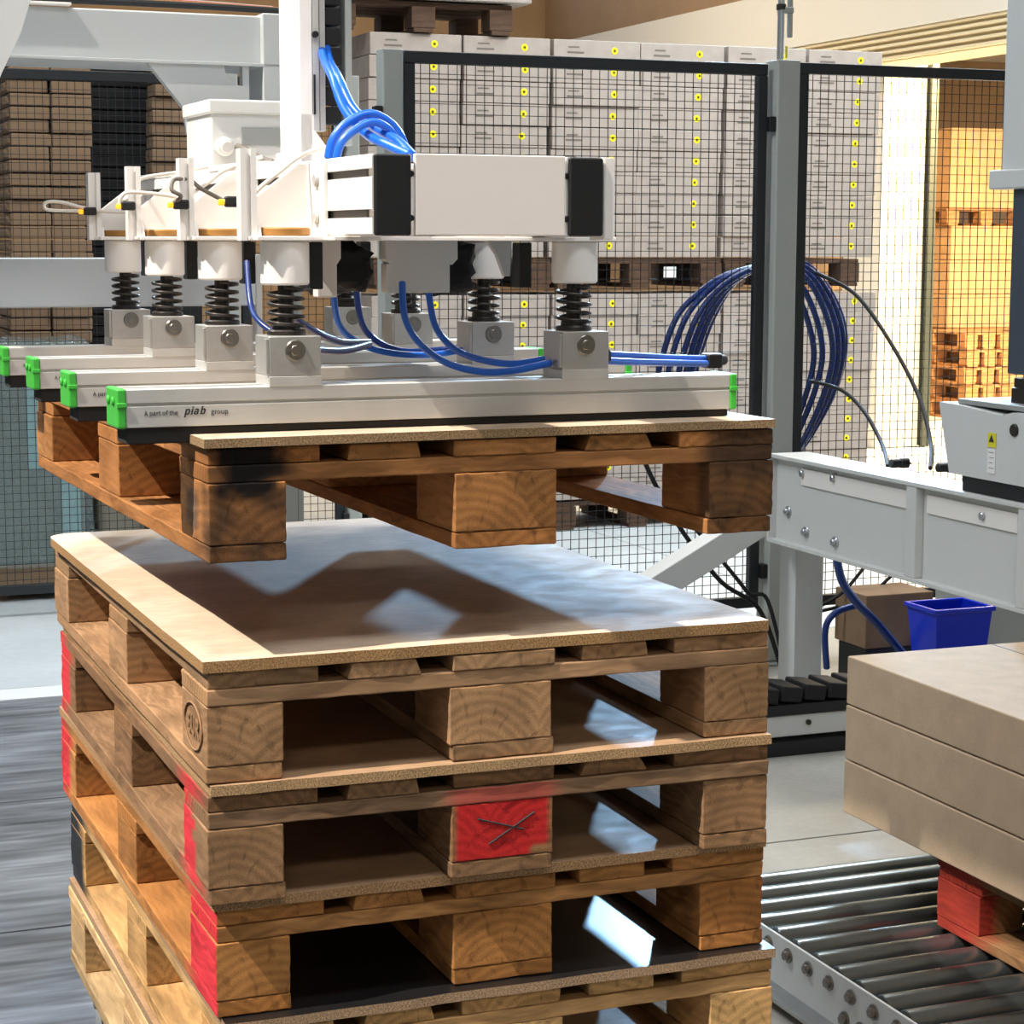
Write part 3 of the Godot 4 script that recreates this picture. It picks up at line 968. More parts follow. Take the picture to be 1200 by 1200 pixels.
# ------------------------------------------------------------------ fence
func fence_panel(label: String, x0: float, x1: float, y0: float, y1: float, z: float) -> void:
	var o := thing("guard_fence", label, "fence", Vector3.ZERO, 0.0, "black mesh guard fence panels")
	var b := 0.038
	for r in [[(x0 + x1) / 2, y1 - b / 2, x1 - x0, b], [(x0 + x1) / 2, y0 + b / 2, x1 - x0, b], [x0 + b / 2, (y0 + y1) / 2, b, y1 - y0 - 2 * b], [x1 - b / 2, (y0 + y1) / 2, b, y1 - y0 - 2 * b]]:
		part("frame_bar", boxm(Vector3(r[2], r[3], 0.03), M.fence, 0.004, Vector3(r[0], r[1], z)), o)
	var g := geo()
	var pitch := 0.031
	var w := 0.0022
	var x := x0 + b + pitch * 0.7
	while x < x1 - b:
		g.box(Vector3(x, (y0 + y1) / 2, z), Vector3(w, y1 - y0 - 2 * b + 0.01, w))
		x += pitch
	var y := y0 + b + pitch * 0.6
	while y < y1 - b:
		g.box(Vector3((x0 + x1) / 2, y, z + w), Vector3(x1 - x0 - 2 * b + 0.01, w, w))
		y += pitch
	var m := part("wire_mesh", build([g, M.fence]), o)
	m.set_meta("kind", "stuff")


func fence_post(label: String, x: float, z: float, w: float, h: float, clip := 0.0) -> Node3D:
	var o := thing("fence_post", label, "post", Vector3(x, 0, z))
	var g := geo()
	g.box(Vector3(0, h / 2 + 0.005, 0), Vector3(w, h - 0.01, w), 0.008)
	part("tube", build([g, M.post]), o)
	part("cap", boxm(Vector3(w - 0.002, 0.012, w - 0.002), M.post, 0.003, Vector3(0, h - 0.003, 0)), o)
	part("foot_plate", boxm(Vector3(w + 0.06, 0.008, w + 0.06), M.post, 0.002, Vector3(0, 0.004, 0)), o)
	for y in [1.862, 0.33]:
		g = geo()
		g.box(Vector3(-w / 2 - 0.012, y, 0.02), Vector3(0.026, 0.05, 0.04), 0.004)
		part("clip", build([g, M.black]), o)
	return o


func fence() -> void:
	fence_panel("black mesh fence panel in the middle, behind the white gripper", 1.525, 2.82, 0.2, 2.062, -3.8)
	fence_panel("black mesh fence panel at the right, in front of the bright bay", 2.94, 4.6, 0.19, 2.072, -3.8)
	fence_panel("black mesh fence panel at the left, behind the gantry beam", -1.4, 1.36, 0.09, 2.11, -5.6)
	fence_panel("black mesh fence panel between the left fence and the middle post", 1.44, 1.86, 0.09, 2.11, -5.6)
	fence_post("grey fence post left of the middle mesh panel, behind the blue hoses", 1.482, -3.8, 0.07, 2.06)
	var o := fence_post("tall grey fence post between the middle and right mesh panels", 2.884, -3.8, 0.088, 2.072)
	fence_post("grey fence post between the two left mesh panels", 1.4, -5.6, 0.06, 2.12)
	fence_post("grey fence post at the far left end of the fence", -1.43, -5.6, 0.06, 2.12)
	fence_post("grey fence post at the right end of the rear fence", 1.9, -5.6, 0.06, 2.12)
	# the middle rail of the right panel and the sensor pole on the post
	o = thing("sensor_pole", "chrome sensor pole and grey rod on top of the tall fence post", "pole", Vector3(2.884, 2.073, -3.8))
	var g := geo()
	g.cyl(Vector3(-0.012, 0, 0), Vector3(-0.012, 0.6, 0), 0.012, 0.012, 16)
	part("chrome_tube", build([g, M.steel]), o)
	g = geo()
	g.box(Vector3(0.022, 0.25, 0), Vector3(0.016, 0.34, 0.016), 0.003)
	g.box(Vector3(0.005, 0.17, 0), Vector3(0.05, 0.02, 0.03), 0.003)
	part("sensor_rod", build([g, M.post]), o)
	g = geo()
	g.drum(Vector3(-0.012, 0.17, 0), Vector3(-0.012, 0.19, 0), 0.017, 0.002, 16)
	part("clamp_ring", build([g, M.dark_steel]), o)
	g = geo()
	g.box(Vector3(0.004, 0.03, 0.012), Vector3(0.008, 0.04, 0.002))
	part("yellow_mark", build([g, M.yellow]), o)


# ------------------------------------------------------------------ machine at the right
func channel_beam() -> void:
	var o := thing("channel_beam", "long grey channel beam running forward at the right, with column and brace", "machine beam")
	var z0 := -3.02
	var z1 := 0.6
	var zc := (z0 + z1) / 2
	var zl := z1 - z0
	part("web", boxm(Vector3(0.01, 0.258, zl), M.frame_grey, 0.001, Vector3(2.466, 0.694, zc)), o)
	part("top_flange", boxm(Vector3(0.135, 0.012, zl), M.frame_grey, 0.002, Vector3(2.502, 0.824, zc)), o)
	part("bottom_flange", boxm(Vector3(0.135, 0.012, zl), M.frame_grey, 0.002, Vector3(2.502, 0.564, zc)), o)
	part("end_plate", boxm(Vector3(0.135, 0.27, 0.012), M.frame_grey, 0.002, Vector3(2.502, 0.694, z0 - 0.003)), o)
	for z in [-2.23, -1.72, -1.2, -0.7, -0.2, 0.3]:
		part("stiffener", boxm(Vector3(0.03, 0.247, 0.05), M.frame_grey, 0.002, Vector3(2.452, 0.694, z)), o)
	# sunlit band under the top flange, put in as pale strips
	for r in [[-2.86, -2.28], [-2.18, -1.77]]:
		part("lit_band", boxm(Vector3(0.006, 0.05, r[1] - r[0]), M.white, 0.001, Vector3(2.458, 0.775, (r[0] + r[1]) / 2)), o)
	for p in [[-2.94, 0.66], [-2.83, 0.612], [-2.66, 0.605], [-2.85, 0.785], [-2.67, 0.79], [-1.92, 0.775]]:
		var bg := geo()
		bg.drum(Vector3(0, 0, 0), Vector3(-0.015, 0, 0), 0.011, 0.002, 6)
		bg.drum(Vector3(0, 0, 0), Vector3(-0.005, 0, 0), 0.017, 0.001, 18)
		part("bolt", build([bg, M.steel]), o, Vector3(2.461, p[1], p[0]))
	part("column", boxm(Vector3(0.098, 0.555, 0.1), M.machine, 0.003, Vector3(2.572, 0.28, -3.05)), o)
	part("column_head", boxm(Vector3(0.16, 0.012, 0.15), M.machine, 0.002, Vector3(2.56, 0.552, -3.05)), o)
	part("column_foot", boxm(Vector3(0.2, 0.012, 0.2), M.machine, 0.002, Vector3(2.572, 0.006, -3.05)), o)
	var g := geo()
	var d := Vector3(1.4, 0.07, -3.08) - Vector3(2.52, 0.66, -3.08)
	var len := d.length()
	d /= len
	g.box(Vector3.ZERO, Vector3(len, 0.085, 0.09), 0.004, Vector3i.ONE, Transform3D(Basis(d, Vector3(d.y, -d.x, 0), Vector3(0, 0, -1)), Vector3(1.96, 0.365, -3.09)))
	part("diagonal_brace", build([g, M.machine]), o)
	# housing that stands on the beam
	o = thing("drive_housing", "pale grey drive housing with a yellow warning sticker on the channel beam", "machine housing")
	g = geo()
	g.slab(PackedVector2Array([V2(2.057, 0.872), V2(2.112, 1.048), V2(2.108, 1.054), V2(2.02, 1.052), V2(1.83, 1.04), V2(1.79, 1.05), V2(1.5, 1.06), V2(1.5, 0.872)]), 0.0, 0.2, 0.006, Transform3D(Basis(Vector3(0, 0, -1), Vector3.UP, Vector3(1, 0, 0)), Vector3(2.44, 0, 0)))
	part("shell", build([g, M.machine]), o)
	part("base_strip", boxm(Vector3(0.16, 0.04, 0.5), M.black, 0.002, Vector3(2.53, 0.851, -1.76)), o)
	part("top_lid", boxm(Vector3(0.17, 0.014, 0.5), M.plate_grey, 0.003, Vector3(2.54, 1.06, -1.8)), o)
	g = geo()
	g.drum(Vector3(2.442, 1.008, -1.775), Vector3(2.434, 1.008, -1.775), 0.016, 0.002, 18)
	part("plug_hole", build([g, M.dark_steel]), o)
	part("warning_sticker", boxm(Vector3(0.002, 0.036, 0.034), M.yellow, 0.0, Vector3(2.4385, 0.975, -1.868)), o)
	g = geo()
	g.prism(PackedVector2Array([V2(-0.011, -0.008), V2(0.011, -0.008), V2(0, 0.011)]), 0.0, 0.001, Transform3D(Basis(Vector3(0, 0, 1), Vector3.UP, Vector3(-1, 0, 0)), Vector3(2.4375, 0.978, -1.868)))
	part("warning_triangle", build([g, M.ink]), o)
	part("text_sticker", boxm(Vector3(0.002, 0.062, 0.034), M.paper, 0.0, Vector3(2.4385, 0.922, -1.868)), o)
	g = geo()
	for k in 4:
		g.box(Vector3(2.4372, 0.944 - k * 0.013, -1.868 + 0.003 * (k % 2)), Vector3(0.0008, 0.002, 0.022 - 0.004 * (k % 3)))
	part("sticker_print", build([g, M.plate_grey]), o)
	g = geo()
	g.box(Vector3(2.56, 1.085, -1.82), Vector3(0.11, 0.04, 0.14), 0.004)
	g.box(Vector3(2.57, 1.118, -1.82), Vector3(0.13, 0.025, 0.12), 0.004)
	solo("rod_guide", build([g, M.dark_steel]), "dark guide block on top of the pale drive housing", "machine part")
	o = thing("control_column", "dark blue-grey column carrying a pale control cabinet at the right edge", "machine column")
	part("dark_post", boxm(Vector3(0.075, 0.49, 0.08), mat("39444f", 0.5), 0.003, Vector3(2.62, 1.375, -1.98)), o)
	part("cabinet", boxm(Vector3(0.3, 1.0, 0.2), M.machine, 0.006, Vector3(2.735, 2.14, -1.98)), o)
	part("cabinet_foot", boxm(Vector3(0.34, 0.05, 0.24), M.machine, 0.006, Vector3(2.73, 1.628, -1.98)), o)
	part("red_switch_plate", boxm(Vector3(0.06, 0.075, 0.02), M.maroon, 0.003, Vector3(2.66, 1.83, -1.874)), o)


func rail_unit() -> void:
	var o := thing("floor_rail", "low black and grey floor rail with a cable chain, behind the conveyor", "rail")
	part("base_strip", boxm(Vector3(3.6, 0.042, 0.16), M.black, 0.002, Vector3(2.75, 0.021, -2.68)), o)
	part("rail_body", boxm(Vector3(3.6, 0.062, 0.12), M.frame_grey, 0.003, Vector3(2.75, 0.083, -2.68)), o)
	part("chain_tray", boxm(Vector3(3.6, 0.03, 0.14), M.black, 0.002, Vector3(2.75, 0.133, -2.68)), o)
	for k in 44:
		var g := geo()
		g.box(Vector3.ZERO, Vector3(0.07, 0.046, 0.13), 0.006, Vector3i.ONE, Transform3D(Basis(Vector3.BACK, -0.13), Vector3(1.15 + k * 0.077, 0.1745, -2.68)))
		part("chain_link", build([g, M.rubber]), o)
	var g := geo()
	g.drum(Vector3(2.36, 0.09, -2.621), Vector3(2.36, 0.09, -2.612), 0.008, 0.001, 12)
	part("rail_bolt", build([g, M.dark_steel]), o)


func conveyor(label: String, x0: float, x1: float, z0: float, z1: float, top: float, pitch: float, r: float) -> void:
	var o := thing("roller_conveyor", label, "conveyor")
	var rg := geo()
	rg.drum(Vector3(-(x1 - x0) / 2, 0, 0), Vector3((x1 - x0) / 2, 0, 0), r, 0.002, 28)
	var rm := build([rg, M.roller])
	var z := z0 + 0.03
	var bg := geo()
	bg.drum(Vector3(0.004, 0, 0), Vector3(-0.012, 0, 0), 0.0105, 0.002, 6)
	bg.cyl(Vector3(0.002, 0, 0), Vector3(-0.004, 0, 0), 0.0145, 0.0145, 16)
	var bm := build([bg, M.bolt])
	var left := part("side_rail", boxm(Vector3(0.006, 0.105, z1 - z0 + 0.06), M.machine, 0.001, Vector3(x0 - 0.012, top - 0.055, (z0 + z1) / 2)), o)
	part("side_rail", boxm(Vector3(0.006, 0.105, z1 - z0 + 0.06), M.machine, 0.001, Vector3(x1 + 0.012, top - 0.055, (z0 + z1) / 2)), o)
	var k := 0
	while z < z1:
		part("roller", rm, o, Vector3((x0 + x1) / 2, top - r, z))
		part("axle_bolt", bm, left, Vector3(x0 - 0.015, top - r - 0.004, z))
		if k % 6 == 2:
			part("rail_bolt", bm, left, Vector3(x0 - 0.015, top - 0.078, z - 0.02))
			part("rail_bolt", bm, left, Vector3(x0 - 0.015, top - 0.078, z + 0.035))
		k += 1
		z += pitch
	part("rail_lip", boxm(Vector3(0.05, 0.008, z1 - z0 + 0.06), M.steel, 0.001, Vector3(x0 - 0.034, 0.024, (z0 + z1) / 2)), o)
	part("rail_lip", boxm(Vector3(0.05, 0.008, z1 - z0 + 0.06), M.steel, 0.001, Vector3(x1 + 0.034, 0.024, (z0 + z1) / 2)), o)
	for zz in [z0 + 0.06, (z0 + z1) / 2, z1 - 0.06]:
		for x in [x0 - 0.034, x1 + 0.034]:
			part("foot", boxm(Vector3(0.05, 0.021, 0.06), M.dark_steel, 0.001, Vector3(x, 0.0105, zz)), o)


func cartons() -> void:
	var y := 0.275
	var hs := [0.1145, 0.1165, 0.1035]
	var names := ["plain tan carton at the bottom of the stack of three at the right", "plain tan carton in the middle of the stack of three at the right", "plain tan carton on top of the stack of three at the right"]
	for k in 3:
		var h: float = hs[k]
		var o := thing("carton", names[k], "carton", Vector3(1.99, y, -0.42), 0.0, "cartons stacked on the pallet at the right")
		var g := geo()
		g.box(Vector3(0, h / 2, 0), Vector3(0.715 - 0.002 * k, h - 0.0015, 1.55), 0.0035, Vector3i(4, 1, 6))
		part("box", build([g, M.carton]), o)
		if k == 2:
			g = geo()
			g.box(Vector3(0, h - 0.0005, 0), Vector3(0.003, 0.0012, 1.54))
			part("flap_seam", build([g, M.cable_dark]), o)
		y += h + 0.0008
	var redl := func(p: Vector3, nn: Vector3, called: String, col: Color) -> Color:
		if p.x < 0.03 and nn.x < 0.1 and (p.z < -1.04 or p.z > -0.16):
			return Color(0.36, 0.04, 0.025)
		return Color(col.r * 0.8, col.g * 0.8, col.b * 0.8)
	make_pallet("pallet with red painted corner under the three tan cartons", Vector3(1.655, 0.2745, 0.335), 0.0, lin("9c7650"), redl)


func bins() -> void:
	var o := thing("blue_bin", "bright blue plastic bin behind the tan cartons", "bin", Vector3(3.135, 0, -3.08))
	var g := geo()
	for s in [[0.0, 0.0]]:
		var lo := Vector2(0.08, 0.06)
		var hi := Vector2(0.105, 0.085)
		for q in 4:
			var a := [Vector2(-1, 1), Vector2(1, 1), Vector2(1, -1), Vector2(-1, -1)]
			var p: Vector2 = a[q]
			var r: Vector2 = a[(q + 1) % 4]
			for inset in [0.0, 0.004]:
				var n2 := Vector3(p.x + r.x, 0.2, p.y + r.y).normalized() * (1.0 if inset == 0.0 else -1.0)
				var i0 := g.vert(Vector3(p.x * (lo.x - inset), 0, p.y * (lo.y - inset)), n2, V2(0, 0))
				g.vert(Vector3(r.x * (lo.x - inset), 0, r.y * (lo.y - inset)), n2, V2(1, 0))
				g.vert(Vector3(r.x * (hi.x - inset), 0.302, r.y * (hi.y - inset)), n2, V2(1, 1))
				g.vert(Vector3(p.x * (hi.x - inset), 0.302, p.y * (hi.y - inset)), n2, V2(0, 1))
				g.quad(i0, i0 + 1, i0 + 2, i0 + 3)
	g.box(Vector3(0, 0.004, 0), Vector3(0.16, 0.008, 0.12), 0.002)
	part("tub", build([g, M.blue_bin]), o)
	g = geo()
	for r in [[0, 0.087, 0.228, 0.014], [0, -0.087, 0.228, 0.014], [0.108, 0, 0.014, 0.176], [-0.108, 0, 0.014, 0.176]]:
		g.box(Vector3(r[0], 0.304, r[1]), Vector3(r[2], 0.016, r[3]), 0.004)
	part("rim", build([g, M.blue_bin]), o)
	o = thing("open_carton", "brown carton with a dark base left of the blue bin", "carton", Vector3(3.1, 0, -3.42))
	part("box", boxm(Vector3(0.26, 0.18, 0.2), M.carton_flat, 0.004, Vector3(0, 0.218, 0)), o)
	part("dark_base", boxm(Vector3(0.24, 0.128, 0.18), M.black, 0.006, Vector3(0, 0.064, 0)), o)
	g = geo()
	g.box(Vector3(3.55, 0.22, -3.45), Vector3(0.3, 0.44, 0.25), 0.008)
	solo("grey_cabinet", build([g, M.post]), "low grey cabinet right of the blue bin", "cabinet")


# ------------------------------------------------------------------ background loads
const ORD := ["topmost", "second", "third", "fourth", "fifth", "sixth", "seventh", "eighth", "ninth", "tenth"]
const COL := ["first", "second", "third", "fourth", "fifth", "sixth"]


func far_loads() -> void:
	var edge := [2.45, 2.925, 3.402, 3.882, 4.36, 4.835, 5.285]
	var box := {}
	for lower in [false, true]:
		var base := 0.152 if lower else 1.384
		var pitch := 0.1046 if lower else 0.1075
		for c in 6:
			for r in 10:
				var x: float = (edge[c] + edge[c + 1]) / 2
				var w: float = edge[c + 1] - edge[c] - (0.022 if c in [1, 4] else 0.008)
				var label := "flat carton with yellow ring sticker, %s from the top, %s column, %s pallet load" % [ORD[r], COL[c], "lower" if lower else "upper"]
				if r == 0:
					label = "flat carton with yellow ring sticker, topmost of the %s column, %s pallet load" % [COL[c], "lower" if lower else "upper"]
				var lean := -0.0035 * r if c % 2 == 1 else -0.002 * r
				var o := thing("flat_carton", label, "carton", Vector3(x + lean + rng.randf_range(-0.003, 0.003), base + (9 - r) * pitch, -7.4 + rng.randf_range(-0.006, 0.006)), rng.randf_range(-0.004, 0.004), "flat cartons on the far pallets")
				var key := "%d" % int(w * 1000)
				if not box.has(key):
					var g := geo()
					g.box(Vector3(0, pitch / 2, 0), Vector3(w, pitch - 0.003, 0.6), 0.004)
					var s := geo()
					s.cyl(Vector3(w * 0.2, pitch * 0.55, 0.299), Vector3(w * 0.2, pitch * 0.55, 0.3015), 0.018, 0.018, 20)
					var s2 := geo()
					s2.cyl(Vector3(w * 0.2, pitch * 0.55, 0.3), Vector3(w * 0.2, pitch * 0.55, 0.3022), 0.007, 0.007, 12)
					var p := geo()
					p.box(Vector3(-w * 0.27, pitch * 0.66, 0.3005), Vector3(0.06, 0.007, 0.001))
					p.box(Vector3(-w * 0.25, pitch * 0.42, 0.3005), Vector3(0.09, 0.009, 0.001))
					box[key] = [build([g, M.carton_far]), build([s, M.sticker, s2, M.sticker_dark]), build([p, M.cable_dark])]
				part("box", box[key][0], o)
				part("ring_sticker", box[key][1], o)
				part("printed_lines", box[key][2], o)
	# pallets under and above
	var names := ["left", "middle", "right"]
	for k in 3:
		for lower in [false, true]:
			low_pallet("dark wooden pallet under the %s of the %s far carton load" % [["left third", "middle", "right third"][k], "lower" if lower else "upper"], Vector3(2.93 + 0.955 * k - (0.07 if k == 2 else 0.0), 0.0 if lower else 1.232, -7.4), 0.93 if k < 2 else 0.8, 0.62, M.wood_dim)
	var lab := boxm(Vector3(0.07, 0.055, 0.002), M.paper, 0.0, Vector3(4.05, 1.31, -7.083))
	solo("paper_tag", lab, "white paper tag on the upper far pallet left of the tall post", "tag")
	solo("paper_tag", boxm(Vector3(0.09, 0.06, 0.002), M.paper, 0.0, Vector3(4.8, 1.315, -7.083)), "white paper tag on the upper far pallet right of the tall post", "tag")
	low_pallet("wooden pallet lying on top of the far cartons at the left", Vector3(2.72, 2.462, -7.38), 0.92, 0.6, M.wood_dim)
	solo("pale_carton", boxm(Vector3(1.1, 0.14, 0.62), M.carton_far, 0.006, Vector3(2.72, 2.685, -7.36)), "pale flat carton on the uppermost far pallet, cut by the frame", "carton")
	# the left stacks of thin flat cartons
	for c in 3:
		var x: float = [0.752, 0.925, 1.38][c]
		for r in 36:
			var y := 2.3 - r * 0.0555
			if y < 0.25 or (c == 2 and y < 1.3):
				continue
			var dx := 0.03 * r / 36.0 if c == 2 else 0.0
			var g := "thin flat cartons in the left stacks"
			var o := solo("thin_carton", thin_box(c), "thin brown carton, %s from the top of the %s column at the left" % [ordinal(r), ["first", "second", "third"][c]], "carton", Vector3(x - dx - r * 0.0008, y - 0.0525 / 2, -6.75 + rng.randf_range(-0.012, 0.012)), g)
			o.rotation.y = rng.randf_range(-0.02, 0.02)
	low_pallet("wooden pallet under the left stacks of thin cartons", Vector3(0.84, 0.15, -6.75), 0.36, 0.62, M.wood_dim)
	low_pallet("wooden pallet on the floor under the left stacks", Vector3(0.84, 0.0, -6.75), 0.36, 0.62, M.wood_dim)
	var g2 := geo()
	g2.box(Vector3(1.38, 0.62, -6.78), Vector3(0.2, 1.24, 0.6), 0.004)
	solo("load_stand", build([g2, M.black]), "dark stand under the third column of thin cartons", "stand")
	var so := thing("shade_gap_panel", "added black ribbed panel in place of the shade between the left carton stacks", "sheet", Vector3(1.14, 0, -6.6))  # black panel stands in for the shaded gap between the stacks
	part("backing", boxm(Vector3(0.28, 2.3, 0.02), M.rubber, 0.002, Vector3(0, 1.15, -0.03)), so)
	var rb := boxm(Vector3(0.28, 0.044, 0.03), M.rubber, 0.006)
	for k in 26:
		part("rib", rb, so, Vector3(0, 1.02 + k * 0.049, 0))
	# film-wrapped load at the left edge
	var o := thing("wrapped_load", "grey-green pallet load wrapped in shiny film behind the left fence", "pallet load", Vector3(0.6, 0, -6.0))
	part("load", boxm(Vector3(0.52, 0.9, 0.3), M.wrapped_load, 0.02, Vector3(0, 0.6, -0.1)), o)
	for q in [[0.07, 0.75, 0.42], [0.2, 0.5, 0.5]]:
		part("teal_strap", boxm(Vector3(0.075, q[2], 0.004), mat("8db4b4", 0.3), 0.001, Vector3(q[0], q[1], 0.053)), o)
	var fg := geo()
	fg.jitter = nz
	fg.jit = 0.012
	fg.box(Vector3(0.01, 0.6, -0.1), Vector3(0.56, 0.93, 0.34), 0.02, Vector3i(14, 24, 6))
	part("film_wrap", build([fg, M.film]), o)
	part("load_base", boxm(Vector3(0.54, 0.11, 0.3), M.carton_flat, 0.004, Vector3(0, 0.095, -0.1)), o)
	for x in [-0.2, 0.2]:
		part("runner", boxm(Vector3(0.1, 0.04, 0.3), M.black, 0.002, Vector3(x, 0.02, -0.1)), o)
	solo("beige_drum_box", boxm(Vector3(0.22, 0.62, 0.3), mat("8d8676", 0.7), 0.04, Vector3(1.03, 0.31, -6.15)), "greige box with rounded corners beside the film-wrapped load", "box")
	solo("dark_crate", boxm(Vector3(0.3, 0.36, 0.3), M.black, 0.01, Vector3(1.26, 0.18, -6.1)), "black crate right of the greige rounded box", "crate")


var thin := {}


func ordinal(r: int) -> String:
	if r < 10:
		return ORD[r]
	var low := ["", "first", "second", "third", "fourth", "fifth", "sixth", "seventh", "eighth", "ninth"]
	var teens := ["tenth", "eleventh", "twelfth", "thirteenth", "fourteenth", "fifteenth", "sixteenth", "seventeenth", "eighteenth", "nineteenth"]
	var n := r + 1
	if n < 20:
		return teens[n - 10]
	if n % 10 == 0:
		return ["twentieth", "thirtieth", "fortieth"][n / 10 - 2]
	return ["twenty", "thirty", "forty"][n / 10 - 2] + "-" + low[n % 10]


func thin_box(c: int) -> ArrayMesh:
	if not thin.has(c):
		var g := geo()
		var w: float = [0.168, 0.168, 0.2][c]
		g.box(Vector3(0, 0, 0), Vector3(w, 0.05, 0.6), 0.005)
		if c == 0:
			g.box(Vector3(0, 0, 0), Vector3(0.016, 0.03, 0.36), 0.005, Vector3i.ONE, Transform3D(Basis(Vector3.BACK, 0.4), Vector3(-w / 2 - 0.006, -0.002, 0.1)))
		thin[c] = build([g, M.carton_flat])
	return thin[c]


# a pallet too far away to show more than boards, blocks and runners
func low_pallet(label: String, at: Vector3, w: float, d: float, m: Material, group := "") -> void:
	var o := thing("far_pallet", label, "pallet", at, 0.0, group)
	for k in 4:
		part("deck_board", boxm(Vector3(w, 0.022, d / 4 - 0.02), m, 0.002, Vector3(0, 0.133, -d / 2 + d * (k + 0.5) / 4)), o)
	for x in [-w / 2 + 0.06, 0.0, w / 2 - 0.06]:
		part("runner", boxm(Vector3(0.1, 0.02, d), m, 0.002, Vector3(x, 0.01, 0)), o)
		for z in [-d / 2 + 0.06, d / 2 - 0.06]:
			part("block", boxm(Vector3(0.12, 0.1, 0.12), m, 0.002, Vector3(x, 0.071, z)), o)


func annex() -> void:
	var z := -13.0
	low_pallet("orange lit pallet under the lower load in the far bay", Vector3(9.85, 0.0, z), 0.9, 0.7, M.wood_far)
	solo("tall_carton", boxm(Vector3(0.88, 0.43, 0.68), M.carton_warm, 0.01, Vector3(9.85, 0.362, z)), "sunlit carton low in the far bay", "carton")
	low_pallet("orange lit pallet in the middle of the load in the far bay", Vector3(9.85, 0.58, z), 0.9, 0.7, M.wood_far)
	for k in 3:
		solo("wide_carton", boxm(Vector3(0.88, 0.29, 0.68), M.carton_warm, 0.01, Vector3(9.83, 0.872 + k * 0.293, z + 0.01 * k)), "sunlit wide carton in the far bay, %s of three" % ["lowest", "middle", "uppermost"][k], "carton")
	low_pallet("orange lit pallet under the big top carton in the far bay", Vector3(9.75, 1.605, z), 0.8, 0.7, M.wood_far)
	solo("big_carton", boxm(Vector3(0.68, 0.68, 0.66), M.carton_warm, 0.012, Vector3(9.72, 2.092, z)), "big sunlit carton on top of the load in the far bay", "carton")
	for k in 5:
		low_pallet("orange pallet in the pile before the far bay load, %s from the bottom" % ["first", "second", "third", "fourth", "fifth"][k], Vector3(9.3 + 0.02 * (k % 2), 0.146 * k, -12.2), 0.46, 0.6, M.wood_far)


